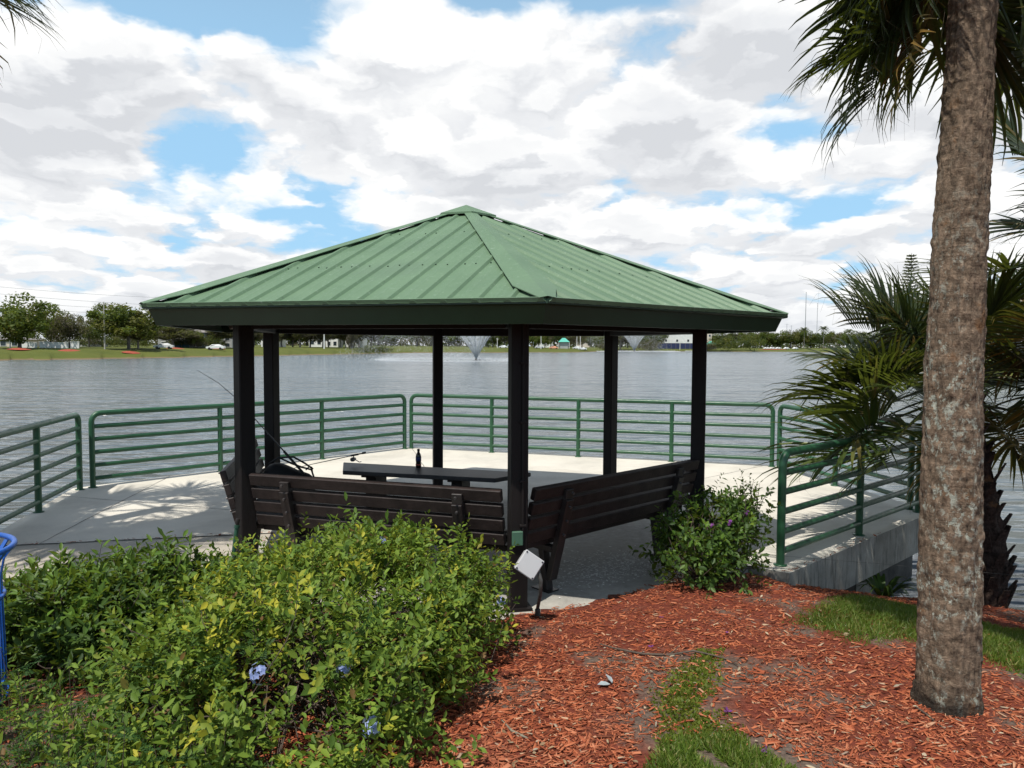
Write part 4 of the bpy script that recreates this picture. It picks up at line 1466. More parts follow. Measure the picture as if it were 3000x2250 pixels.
def frond_mesh(seed, pet=.9, fan=.85, nseg=46, droop=.5, mats=None, spread=2.2):
    """costapalmate frond leaving the origin along +y, upper side +z"""
    R = np.random.default_rng(seed)
    V = []; Q = []; T = []; b = 0
    segs = []
    ps = [np.array((0, pet * t, -.10 * pet * t * t)) for t in np.linspace(0, 1, 6)]
    tv, tq = twig_mesh([(ps, .016, .009)], 5)
    V.append(tv); Q.append(tq); b = len(tv)
    base = ps[-1]
    # arching midrib
    cos_len = fan * .55
    def costa(t): return base + np.array((0, cos_len * t * (1 - .12 * t), -.50 * cos_len * t * t))
    ns = 7
    for i in range(nseg):
        s = -1 + 2 * (i + .5) / nseg
        ang = s * spread + R.normal(0, .05)
        t = (1 - abs(s)) ** 1.0
        o = costa(t * .95)
        L = fan * (.62 + .38 * math.cos(s * 1.2)) * R.uniform(.86, 1.08)
        d = np.array((math.sin(ang), math.cos(ang), .12 + .22 * abs(math.sin(ang))))
        d /= np.linalg.norm(d)
        w0 = .042 * fan / .85 * R.uniform(.8, 1.15)
        g = droop * R.uniform(.7, 1.5)
        brk = R.uniform(.55, .9) if R.uniform() < .35 else 2
        pts = []; p = o.copy(); dd = d.copy()
        for j in range(ns + 1):
            pts.append(p.copy())
            f = j / ns
            bend = g * (.10 + 1.1 * f * f) * (2.6 if f > brk else 1)
            dd = dd + np.array((0, 0, -bend * .30)) + R.normal(0, .025, 3)
            dd /= np.linalg.norm(dd)
            p = p + dd * L / ns
        pts = np.array(pts)
        side = np.cross(d, (0, 0, 1)); side /= np.linalg.norm(side)
        w = w0 * np.array([.30, .85, 1, .95, .78, .55, .30, .05])
        upv = np.array((0, 0, 1.))
        l = pts + side * w[:, None] * .5 + upv * w[:, None] * .28; r = pts - side * w[:, None] * .5 + upv * w[:, None] * .28
        vv = np.stack([l, pts, r], 1).reshape(-1, 3)
        k = np.arange(ns)[:, None] * 3 + b
        Q.append(np.concatenate([np.concatenate([k, k + 1, k + 4, k + 3], 1), np.concatenate([k + 1, k + 2, k + 5, k + 4], 1)]))
        V.append(vv); b += len(vv)
        if R.uniform() < .16:
            p0 = pts[4]; th = [p0, p0 + np.array((R.normal(0, .08), R.normal(0, .08), -.10)), p0 + np.array((R.normal(0, .13), R.normal(0, .13), -.24))]
            segs.append((th, .0012, .0006))
    V = np.concatenate(V); q = np.concatenate(Q)
    mi = np.zeros(len(q), int)
    if segs:
        tv, tq = twig_mesh(segs, 3); tq = tq + len(V)
        V = np.concatenate([V, tv]); q = np.concatenate([q, tq]); mi = np.concatenate([mi, np.ones(len(tq), int)])
    return np_mesh('frond', V, [q], mats, mi)


def place_frond(me, root, c, az, el, roll=0, scale=1.0, label=None):
    o = obj('frond', me, root)
    y = Vector((math.sin(az) * math.cos(el), math.cos(az) * math.cos(el), math.sin(el)))
    x = y.cross(Vector((0, 0, 1))).normalized(); z = x.cross(y)
    m = Matrix((x, y, z)).transposed() @ Matrix.Rotation(roll, 3, 'Y')
    m = m.to_4x4(); m.translation = Vector(c)
    o.matrix_local = m @ Matrix.Scale(scale, 4)
    if label: o['label'] = label
    return o


FR = [frond_mesh(11 + i, .75, .85, 46, .45 + .12 * i, [M['frond'], M['thread']]) for i in range(4)]
FB = [frond_mesh(31 + i, .75, .85, 46, .40 + .12 * i, [M['frondB'], M['thread']]) for i in range(2)]
FD = [frond_mesh(51 + i, .75, .80, 40, 1.0 + .2 * i, [M['frondD'], M['thread']]) for i in range(2)]


def trunk_obj(root, pts, radii, mt, name='trunk', n=90, rows=260, amp=.012):
    pts = [np.array(p, float) for p in pts]
    V = []
    L = np.linspace(0, len(pts) - 1, rows)
    for f in L:
        i = min(int(f), len(pts) - 2); t = f - i
        c = pts[i] * (1 - t) + pts[i + 1] * t; r = radii[i] * (1 - t) + radii[i + 1] * t
        for k in range(n):
            a = 2 * PI * k / n; ca, sa = math.cos(a), math.sin(a)
            z = c[2]
            d = amp * (.9 * mnoise.noise((ca * 2.2, sa * 2.2, z * 1.7)) + .8 * mnoise.noise((ca * 5, sa * 5, z * 7)) + .75 * mnoise.noise((ca * 11, sa * 11, z * 16)) + .6 * mnoise.noise((ca * 1.5, sa * 1.5, z * 30 + 2 * ca)) + .4 * mnoise.noise((ca * 26, sa * 26, z * 40)))
            V.append((c[0] + (r + d) * ca, c[1] + (r + d) * sa, z))
    i = np.arange(rows - 1)[:, None]; k = np.arange(n)[None]; k2 = (k + 1) % n
    q = np.stack([i * n + k, i * n + k2, (i + 1) * n + k2, (i + 1) * n + k], -1).reshape(-1, 4)
    return obj(name, np_mesh(name, V, [q, np.arange((rows - 1) * n, rows * n)[None]], [mt], smooth=True), root)


def build_palms():
    # ---- tall palm, trunk in front on the right
    bx, by = 2.31, 3.80; bz = ground_z(bx, by)
    tp = at_y(2851, 0, 3.95)
    root = thing('palm_tree', 'tall palm whose scaly lichen spotted trunk stands on the mulch at the right', 'palm tree', (bx, by, bz))
    b = Vector((bx, by, bz)); r0 = .151
    tl = tp - b
    T = [(0, 0, -.06), (.005, 0, .12), tuple(tl * .5 + Vector((-.03, 0, 0))), tuple(tl), tuple(tl * 1.16), tuple(tl * 1.3)]
    trunk_obj(root, T, [r0 * 1.16, r0 * 1.0, r0 * .88, r0 * .72, r0 * .70, r0 * .6], M['bark'], rows=620, n=130, amp=.010)
    c = tl * 1.28
    k = 0
    for az, el, s, dry in ((-1.62, -1.08, .90, 0), (-1.30, -1.15, 1.0, 0), (-1.05, -1.18, 1.05, 0), (-1.55, -.95, .75, 1), (-.75, -1.05, 1.0, 0), (-1.45, -1.22, 1.0, 0), (-1.2, -1.0, .8, 0), (-.35, -1.05, 1.1, 0), (.05, -1.0, 1.1, 0), (.45, -.95, 1.15, 0), (.85, -.95, 1.2, 0), (1.25, -.9, 1.15, 0),
                           (1.6, -.95, 1.1, 1), (2.0, -.8, 1.0, 0), (-1.5, .40, 1.1, 0), (-.9, .45, 1.1, 0), (-.2, .4, 1.1, 0), (.5, .35, 1.1, 0), (1.2, .3, 1.1, 0), (-2.2, .8, 1.0, 0), (2.5, .8, 1.1, 0), (-3.0, .9, 1.0, 0), (3.1, 1.1, 1, 0),
                           (-1.2, .6, 1.1, 0), (.3, .7, 1.1, 0), (1.7, .6, 1.1, 0), (-2.4, .7, 1, 0)):
        me = FD[k % 2] if dry else FR[k % 4]
        place_frond(me, root, c + Vector((.1 * math.sin(az), .1 * math.cos(az), random.uniform(-.05, .2))), az + random.uniform(-.08, .08), el, random.uniform(-.5, .5), s * .80); k += 1

    for j, (az, el, s, dy) in enumerate(((-1.57, -.62, .56, .15), (-1.15, -.85, .64, .25), (-1.75, -.95, .62, .10), (-1.30, -.50, .54, .35), (1.5, -.75, .75, .2), (1.2, -.45, .7, .4), (1.75, -1.0, .8, .1))):
        place_frond((FR[1], FR[3], FD[0], FR[2], FR[0], FR[3], FR[1])[j], root, c + Vector((.02, dy, -.70)), az, el, (.2, -.3, .4, 0, .2, -.2, .3)[j], s)

    # ---- low palm behind it at the water's edge
    bx, by = 5.02, 7.55; bz = ground_z(bx, by)
    root = thing('palm_tree', 'low bushy palm with dark boots on its trunk at the water beside the deck', 'palm tree', (bx, by, bz))
    T = [(0, 0, -.1), (-.02, 0, .5), (-.16, .02, 1.2), (-.34, .05, 2.0), (-.42, .06, 2.5)]
    trunk_obj(root, T, [.15, .15, .16, .15, .08], M['bark2'], rows=120, n=40, amp=.02)
    g = MB()
    for i in range(74):
        t = .05 + .92 * i / 74; a = i * 2.39996
        f = t * 4; j = min(int(f), 3); w = f - j
        cpt = Vector(T[j]).lerp(Vector(T[j + 1]), w)
        d = Vector((math.cos(a), math.sin(a), 0)); e = random.uniform(.10, .22)
        p0 = cpt + d * .12; p1 = cpt + d * (.16 + e * .35) + Vector((0, 0, e)); sd = d.cross(Vector((0, 0, 1)))
        wv = .05
        g.add([p0 - sd * wv, p0 + sd * wv, p1 + sd * wv * .55, p1 - sd * wv * .55, p0 - sd * wv + d * .03 - Vector((0, 0, .02)), p0 + sd * wv + d * .03 - Vector((0, 0, .02)), p1 + sd * wv * .55 + d * .02, p1 - sd * wv * .55 + d * .02],
              [(0, 3, 2, 1), (4, 5, 6, 7), (0, 1, 5, 4), (2, 3, 7, 6), (1, 2, 6, 5), (0, 4, 7, 3)])
    g.build('boots', M['bark2'], root)
    c = Vector((-.40, .05, 2.38)); k = 0
    for az, el, s, kind in ((-1.75, -.12, 1.12, 1), (-1.55, -.30, 1.2, 1), (-1.95, -.42, 1.1, 1), (-1.40, -.02, 1.15, 0), (-1.62, .10, 1.0, 0), (-1.15, -.35, 1.0, 0), (-2.2, .15, .9, 1), (-2.6, .0, .85, 0), (-1.75, .35, .9, 0),
                            (-1.3, 1.0, .95, 0), (-.9, .85, 1.1, 0), (-.6, .3, 1.1, 0), (-1.0, 1.15, 1.0, 0), (-.6, 1.0, 1.05, 0), (-1.6, 1.25, .9, 0), (-.3, .8, 1.1, 0), (-.3, -.25, 1.1, 0), (.1, .5, 1.15, 0), (.4, .05, 1.15, 0), (.8, .4, 1.15, 0), (1.1, -.2, 1.15, 0), (1.4, .3, 1.2, 0), (1.8, .0, 1.15, 0), (2.2, .45, 1.1, 0), (2.6, -.1, 1.05, 0), (3.1, .3, 1.0, 0),
                            (1.15, .1, 1.3, 0), (1.5, -.1, 1.3, 0), (.9, .6, 1.3, 0), (1.3, .8, 1.25, 0), (1.75, .25, 1.3, 0), (.2, 1.1, 1.0, 0), (1.6, .9, 1.1, 0), (-2.9, .9, .95, 0), (1.3, -.7, 1, 2), (2.4, -.7, .9, 2), (.2, -.9, .95, 2), (0.5, -.7, 1, 0), (1.9, .55, 1.2, 0), (1.0, 1.0, 1.1, 0)):
        me = (FR[k % 4], FB[k % 2], FD[k % 2])[kind]
        place_frond(me, root, c + Vector((.06 * math.sin(az), .06 * math.cos(az), random.uniform(-.25, .1))), az, el, random.uniform(-.6, .6), s * .91); k += 1

    # ---- palm at the right picture edge
    bx, by = 4.42, 5.65; bz = ground_z(bx, by)
    root = thing('palm_tree', 'palm at the right picture edge, dark fronds filling the strip right of the tall trunk', 'palm tree', (bx, by, bz))
    trunk_obj(root, [(0, 0, -.1), (.02, 0, 1.2), (.0, .05, 2.3), (-.02, .05, 3.3)], [.17, .16, .15, .12], M['bark2'], rows=80, n=30, amp=.02)
    for i in range(24):
        az = i * 2.39996; el = 1.0 - 1.75 * (i / 24)
        if math.sin(az) < -.3: az = -az
        place_frond(FD[i % 2] if i > 20 else FR[i % 4], root, Vector((0, .05, 3.25 - .35 * i / 24)), az, el, random.uniform(-.5, .5), random.uniform(.85, 1.0))

    # ---- palms left of the picture that hang in at the top corner and shade the deck
    for bx, by, hz, lab in ((-5.95, 6.35, 6.2, 'palm whose dark fronds hang into the top left corner'), (-6.3, 3.9, 6.0, 'palm standing left of the picture behind the corner palm')):
        bz = ground_z(bx, by)
        root = thing('palm_tree', lab, 'palm tree', (bx, by, bz))
        trunk_obj(root, [(0, 0, -.1), (.03, 0, 2), (.02, .05, 4), (.05, .1, hz - bz)], [.18, .165, .16, .13], M['bark'], rows=80, n=30)
        c = Vector((.05, .1, hz - bz))
        nf = 22 if by > 5 else 15
        for i in range(nf):
            az = i * 2.39996; el = .95 - 1.65 * (i / nf) + random.uniform(-.1, .1)
            if by > 5 and i < 6: place_frond(FR[i % 4], root, c + Vector((0, -.1 * i, 0)), (1.72, 1.95, 1.45, 1.85, 1.60, 2.05)[i], (-.58, -.46, -.50, -.72, -.40, -.64)[i], (.1, .1, .1, .5, -.4, .3)[i], (1.2, 1.2, 1.2, 1.05, 1.1, 1.0)[i]); continue
            place_frond((FR[i % 4] if i < nf - 3 else FD[i % 2]), root, c + Vector((0, 0, .15 - .3 * i / nf)), az, el, random.uniform(-.5, .5), random.uniform(1.05, 1.25))


build_palms()


def build_strap_plant():
    c = at_y(2590, 1700, 7.75)
    root = thing('strap_leaf_plant', 'dark strap leaved plant in the shade under the slab edge by the tall palm', 'plant', (c.x, c.y, ground_z(c.x, c.y)))
    n = 46; R = np.random.default_rng(4); segs = []
    V = []; Q = []; b = 0
    for i in range(n):
        a = R.uniform(0, 2 * PI); L = R.uniform(.35, .75); d = np.array((math.cos(a), math.sin(a), 0)); k = 6
        t = np.linspace(0, 1, k)[:, None]
        p = d * t * L * .55 + np.array((0, 0, 1.)) * (L * (1.0 * t - .75 * t * t)) + d * .04
        sd = np.array((-d[1], d[0], 0)) * np.array([.012, .017, .016, .013, .009, .001])[:, None]
        V.append(np.stack([p - sd, p + sd], 1).reshape(-1, 3)); j = np.arange(k - 1)[:, None] * 2 + b
        Q.append(np.concatenate([j, j + 1, j + 3, j + 2], 1)); b += 2 * k
    obj('leaves', np_mesh('leaves', np.concatenate(V), [np.concatenate(Q)], [M['leafD']]), root)
    g = MB(); g.lathe([(.05, -.05), (.045, .06), (.02, .10)], n=8); g.build('crown_base', M['twig'], root)


build_strap_plant()


# ------------------------------------------------------------------ far shore
def far_ground(x, y):
    return land_z(x, y)


def spot(u, dist, v=None):
    """plan position in direction u at distance dist (along +y), standing on the bank"""
    d = ray(u, 1013); t = dist / d.y
    x, y = d.x * t, dist
    return x, y, far_ground(x, y)


M['ftrunk'] = simple('tree_trunk', (.10, .085, .07), .9, .3, 3)
M['btrunk'] = simple('pale_trunk', (.22, .19, .165), .9, .25, 3)


def far_leaf(name, a, b, c): return leaf_mat(name, [(0, a), (.5, b), (1, c)], .6, .3, .2)


M['fl1'] = far_leaf('broad_leaf_green', (.055, .085, .018), (.085, .12, .024), (.12, .155, .03))
M['fl2'] = far_leaf('olive_leaf', (.075, .085, .022), (.11, .115, .028), (.15, .14, .035))
M['fl3'] = far_leaf('dark_leaf', (.028, .042, .016), (.042, .062, .02), (.06, .08, .025))
M['fl4'] = far_leaf('grey_twig_leaf', (.085, .070, .058), (.13, .11, .09), (.18, .155, .13))
M['fl5'] = far_leaf('brown_leaf', (.055, .050, .035), (.085, .072, .048), (.12, .095, .065))
M['fl6'] = far_leaf('yellow_leaf', (.13, .13, .02), (.19, .17, .025), (.24, .20, .03))


def tree_proto(kind, seed, mats, n=2600, h=10., w=10., leaf=.42, base=.22, trunk=True, bare=0.0, flat=.75, clumps=34):
    """mesh pair (crown, trunk) for a broad tree of height h, crown width w"""
    R = np.random.default_rng(seed)
    cz = h * (base + (1 - base) * .5); rz = h * (1 - base) * .5
    C = []
    for _ in range(clumps):
        u = R.normal(0, 1, 3); u /= np.linalg.norm(u)
        rr = R.uniform(.2, 1.0)
        c = np.array((u[0] * w / 2 * rr, u[1] * w / 2 * rr, cz + u[2] * rz * rr * .95))
        if u[2] < 0: c[2] = cz + (c[2] - cz) * .8
        C.append((c, R.uniform(.09, .22) * w * (1.25 - .5 * rr)))
    per = n // clumps; P = []; Z = []
    for c, r in C:
        u = R.normal(0, 1, (per, 3)); u /= np.linalg.norm(u, axis=1, keepdims=True)
        rad = r * R.uniform(.55, 1.1, per) ** .7
        P.append(c + u * rad[:, None] * np.array([1, 1, flat])); Z.append(u + np.array([0, 0, .5]))
    P = np.concatenate(P); Z = np.concatenate(Z)
    k = P[:, 2] > h * base * .8; P, Z = P[k], Z[k]
    N = len(P)
    Y = R.normal(0, 1, (N, 3))
    if bare:
        Y = norm(P - np.array([0, 0, h * .25])) + R.normal(0, .35, (N, 3)); v, f = scatter(DIA_V, DIA_F, P, Y, Z, leaf * 2.2 * R.uniform(.6, 1.4, N), leaf * .30)
    else:
        v, f = scatter(DIA_V, DIA_F, P, Y, Z + R.normal(0, .4, (N, 3)), leaf * R.uniform(.6, 1.4, N), leaf * .8)
    mi = np.zeros(len(f), int)
    if len(mats) > 1:
        nz = np.array([mnoise.noise((p[0] * .35 + seed, p[1] * .35, p[2] * .35)) for p in P]); mi = np.repeat((nz > .18).astype(int), 2)
    crown = np_mesh('crown', v, [f], mats, mi)
    segs = [([np.array((0, 0, -.4)), np.array((R.normal(0, .1), 0, h * .18)), np.array((R.normal(0, .2), R.normal(0, .2), h * .38))], .030 * h, .018 * h)]
    top = segs[0][0][-1]
    nb = 16 if bare else 8
    for i in range(nb):
        c = C[R.integers(len(C))][0]
        s = segs[0][0][1] * R.uniform(0, .6) + top * .6
        s = segs[0][0][1] + (top - segs[0][0][1]) * R.uniform(.2, 1)
        segs.append(([s, (s + c) / 2 + np.array((0, 0, .06 * h)) * R.normal(0, 1), c], .012 * h, .004 * h))
    V, Q = twig_mesh(segs, 6)
    tr = np_mesh('trunk', V, [Q], [M['btrunk'] if bare else M['ftrunk']], smooth=True)
    return crown, tr


PR = {
    'green': [tree_proto('g', 1, [M['fl1'], M['fl2']], 7000, 10, 12, .46, base=.06, clumps=46), tree_proto('g', 2, [M['fl1'], M['fl2']], 7000, 10, 13, .46, base=.05, clumps=46), tree_proto('g', 3, [M['fl2'], M['fl1']], 7000, 10, 12, .46, base=.10, clumps=46)],
    'dark': [tree_proto('d', 4, [M['fl3'], M['fl5']], 2600, 10, 10, .42, base=.1), tree_proto('d', 5, [M['fl3']], 2600, 10, 11, .42, base=.05)],
    'brown': [tree_proto('b', 6, [M['fl5'], M['fl4']], 5000, 10, 11, .36, base=.10, clumps=42)],
    'bare': [tree_proto('r', 7, [M['fl4']], 9000, 10, 9, .5, base=.22, bare=1), tree_proto('r', 8, [M['fl4']], 9000, 10, 10, .5, base=.2, bare=1), tree_proto('r', 9, [M['fl4']], 9000, 10, 8, .5, base=.25, bare=1)],
    'bush': [tree_proto('u', 10, [M['fl3'], M['fl2']], 2600, 10, 16, .5, base=0, clumps=40), tree_proto('u', 12, [M['fl5'], M['fl4']], 2600, 10, 15, .5, base=0, clumps=40)],
}


def tree(kind, x, y, z, h, w, label, group=None, cat='tree', i=0, name=None):
    crown, tr = PR[kind][i % len(PR[kind])]
    bw = {'green': 12.4, 'dark': 10.5, 'brown': 11, 'bare': 9, 'bush': 15.5}[kind]
    r = thing(name or {'bush': 'bush'}.get(kind, 'tree'), label, cat, (x, y, z), random.uniform(0, 6.28), group)
    r.scale = (w / bw, w / bw, h / 10)
    obj('crown', crown, r)
    if kind != 'bush': obj('trunk', tr, r)
    return r


def top_h(u, v, dist, z): return at_y(u, v, dist).z - z


# left bank, tree by tree: kind, u, top v, width px, distance, label
LEFT = [('green', 58, 868, 235, 134, 'large green tree at the left picture edge above a red mulch ring'), ('green', 148, 905, 130, 150, 'green tree just right of the large tree at the left picture edge'),
        ('brown', 205, 915, 135, 146, 'dark brownish half bare tree left of the utility pole'), ('dark', 262, 935, 90, 165, 'dark tree behind the utility pole'),
        ('green', 300, 892, 110, 185, 'green tree crown behind the top of the utility pole'), ('green', 377, 884, 215, 150, 'wide olive green tree just right of the utility pole'),
        ('bare', 405, 945, 100, 158, 'pale bare trunked tree behind the wide olive green tree'), ('bare', 508, 950, 130, 178, 'bare grey tree in front of the grey house'),
        ('green', 577, 966, 52, 178, 'small round green tree in front of the grey house'), ('bare', 640, 946, 120, 190, 'bare grey tree above the parked white car'),
        ('dark', 655, 996, 26, 188, 'small dark conifer like bush behind the parked white car')]
for i, (k, u, v, w, d, lab) in enumerate(LEFT):
    d += 15; x, y, z = spot(u, d)
    tree(k, x, y, z, top_h(u, v, d, z), w / F * d, lab, None, i=i)
BARE = []
for i in range(15):
    u = 680 + i * 29 + random.uniform(-8, 8); d = 222 + .11 * (u - 680) + random.uniform(0, 22)
    x, y, z = spot(u, d)
    tree('bare' if i % 4 else 'brown', x, y, z, top_h(u, random.uniform(930, 955), d, z), random.uniform(75, 105) / F * d, 'leafless grey brown tree in the row on the far left bank, seen under the roof', 'bare trees on the far left bank', i=i)
x, y, z = spot(1032, 212); tree('bare', x, y, z, top_h(1032, 968, 212, z), 34 / F * 212, 'small pale bare tree standing alone on the grass left of the fountain', i=2)
for j, (u, v, w, d) in enumerate(((1062, 1002, 62, 236), (1100, 1004, 60, 246), (1128, 1003, 55, 255))):
    x, y, z = spot(u, d); tree('bush', x, y, z - .3, top_h(u, v, d, z), w / F * d, 'dark clipped bush in the row at the end of the left bank', 'bushes at the end of the left bank', 'bush', i=0)
for i in range(13):
    u = 20 + i * 50 + random.uniform(-14, 14); d = 182 + random.uniform(0, 12) + (12 if u > 420 else 0)
    x, y, z = spot(u, d); tree('bush', x, y, z - .4, random.uniform(3.0, 4.6), random.uniform(55, 85) / F * d, 'dark understory shrub behind the trees and cars of the left bank', 'understory shrubs on the left bank', 'bush', i=i)
# row across the lake behind the fountains
for i in range(22):
    u = 1395 + i * 28 + random.uniform(-9, 9); d = 365 + random.uniform(0, 40) + (95 if u > 1700 else 0)
    if 1930 < u < 2030: continue
    x, y, z = spot(u, d)
    tree(('green', 'green', 'dark', 'bare', 'brown', 'green')[i % 6], x, y, z, top_h(u, random.uniform(952, 972), d, z), random.uniform(55, 80) / F * d, 'distant tree in the row across the lake behind the fountains', 'trees across the lake', i=i)
for u, v, w, d, k, lab in ((1905, 990, 90, 452, 1, 'olive bush at the water just right of the farther fountain'), (1775, 1000, 70, 440, 1, 'olive bush at the water just left of the farther fountain'), (2105, 978, 120, 462, 0, 'big dark round bush at the water right of the white building'), (2180, 972, 110, 468, 0, 'dark tall bush behind the big round bush at the water'), (2075, 1000, 80, 458, 1, 'greyish bush in front of the big round bush')):
    x, y, z = spot(u, d); tree('bush', x, y, z - .6, top_h(u, v, d, z), w / F * d, lab, None, 'bush', i=k)
for i in range(16):
    u = 2195 + i * 29 + random.uniform(-8, 8); d = 520 + random.uniform(0, 50)
    x, y, z = spot(u, d)
    tree(('green', 'green', 'dark', 'green', 'brown')[i % 5], x, y, z, top_h(u, random.uniform(962, 974), d, z), random.uniform(50, 80) / F * d, 'distant tree in the long row on the right far shore', 'trees on the right far shore', i=i)
for i in range(36):
    u = 380 + i * 52 + random.uniform(-15, 15); d = 560 + random.uniform(0, 60)
    x, y, z = spot(u, d)
    tree(('green', 'dark', 'brown')[i % 3], x, y, z, top_h(u, (random.uniform(944, 966) if u < 1900 else random.uniform(966, 978)), d, z), random.uniform(90, 130) / F * d, 'hazy tree of the rearmost wood beyond the lake', 'rearmost trees', i=i)


def far_wood():
    P = []; R = np.random.default_rng(21)
    for i in range(15000):
        u = R.uniform(250, 2720); d = R.uniform(610, 660)
        q = ray(u, 1013); x = q.x / q.y * d
        top = 6.5 + 3.0 * mnoise.noise((u * .012, 0, 3)) + 1.5 * mnoise.noise((u * .05, 1, 3))
        P.append((x, d, 1.0 + top * R.uniform(0, 1)))
    P = np.array(P)
    vv, ff = scatter(DIA_V, DIA_F, P, R.normal(0, 1, P.shape), np.array([0, -.6, .5]) + R.normal(0, .5, P.shape), R.uniform(1.0, 2.4, len(P)), R.uniform(.9, 1.8, len(P)))
    nz = np.array([mnoise.noise((p[0] * .04, 5, p[2] * .1)) for p in P])
    tag(obj('far_wood', np_mesh('far_wood', vv, [ff], [M['fl3'], M['fl5']], np.repeat((nz > .1).astype(int), 2))), 'low distant thicket closing the view along the whole far shore', 'thicket', kind='stuff')


far_wood()
# trees behind the low palm
x, y, z = spot(2722, 92); tree('green', x, y, z, top_h(2722, 845, 92, z), 150 / F * 92, 'yellow green tree behind the low palm, left of the tall trunk', i=2)
x, y, z = spot(2795, 96); tree('green', x, y, z, top_h(2795, 840, 96, z), 180 / F * 96, 'green tree hidden behind the tall palm trunk', i=1)
for u, d in ((2900, 84), (2990, 80)):
    x, y, z = spot(u, d); tree('dark', x, y, z, top_h(u, 800, d, z), 150 / F * d, 'dark tree behind the palm at the right picture edge', 'dark trees at the right edge', i=0)


def norfolk(u, d, vtop, label):
    x, y, z = spot(u, d); h = top_h(u, vtop, d, z)
    root = thing('conifer', label, 'tree', (x, y, z))
    segs = [([np.array((0, 0, -.3)), np.array((0, 0, h * .5)), np.array((0, 0, h))], .16, .03)]
    V, Q = twig_mesh(segs, 7); obj('trunk', np_mesh('trunk', V, [Q], [M['ftrunk']], smooth=True), root)
    P = []; Y = []
    for i in range(26):
        t = i / 26; zz = h * (.25 + .75 * t); L = 1.9 * (1 - t) ** .8 + .35
        for k in range(7):
            a = 2 * PI * k / 7 + i * .5
            d_ = np.array((math.cos(a), math.sin(a), .18))
            for j in range(16):
                s = (j + 1) / 16
                for sg in (-1, 1):
                    P.append(np.array((0, 0, zz)) + d_ * L * s); Y.append(d_ * .6 + np.array((-d_[1], d_[0], .35)) * sg)
    P = np.array(P); Y = np.array(Y)
    v, f = scatter(DIA_V, DIA_F, P, Y + rnd(len(P), .1), np.array([0, 0, 1.]) + rnd(len(P), .3), .30, .12)
    obj('crown', np_mesh('crown', v, [f], [M['fl3']]), root)


norfolk(2662, 100, 742, 'slender tiered conifer rising behind the low palm')


def far_palm(u, d, vtop, label):
    x, y, z = spot(u, d); h = top_h(u, vtop, d, z)
    root = thing('palm_tree', label, 'palm tree', (x, y, z))
    V, Q = twig_mesh([([np.array((0, 0, -.3)), np.array((.1, 0, h * .5)), np.array((0, 0, h * .8))], .25, .18)], 7)
    obj('trunk', np_mesh('trunk', V, [Q], [M['btrunk']], smooth=True), root)
    P = []; Y = []; c = np.array((0, 0, h * .8))
    for i in range(22):
        a = i * 2.4; el = 1.0 - 1.4 * i / 22; L = 3.8
        d_ = np.array((math.cos(a) * math.cos(el), math.sin(a) * math.cos(el), math.sin(el)))
        for j in range(18):
            s = (j + 1) / 18; p = c + d_ * L * s + np.array((0, 0, -1.7 * s * s))
            sd = np.array((-d_[1], d_[0], 0))
            for sg in (-1, 1): P.append(p); Y.append(sd * sg + d_ * .5 + np.array((0, 0, -.5)))
    v, f = scatter(DIA_V, DIA_F, np.array(P), np.array(Y), rnd(len(P), .3) + np.array([0, 0, 1.]), .95, .22)
    obj('crown', np_mesh('crown', v, [f], [M['fl3']]), root)


far_palm(2355, 500, 950, 'left one of two tall far palms under the radio mast')
far_palm(2412, 500, 946, 'right one of two tall far palms under the radio mast')


# ------------------------------------------------------------------ far buildings, vehicles, poles
def wall_mat(name, c, rough=.85): return simple(name, c, rough, .10, .6)


M['grey_wall'] = wall_mat('grey_stucco', (.36, .36, .35)); M['white_wall'] = wall_mat('white_stucco', (.74, .73, .70)); M['beige_wall'] = wall_mat('beige_stucco', (.58, .50, .42))
M['roofgrey'] = wall_mat('grey_roof', (.22, .20, .19)); M['winglass'] = simple('dark_window', (.03, .04, .05), .15, .2, 1); M['bluedoor'] = wall_mat('blue_door', (.05, .14, .22))
M['teal'] = wall_mat('teal_roof', (.10, .42, .33)); M['navy'] = wall_mat('navy_screen', (.02, .03, .09)); M['redmulch'] = simple('red_mulch_ring', (.30, .06, .03), .95, .3, 2)


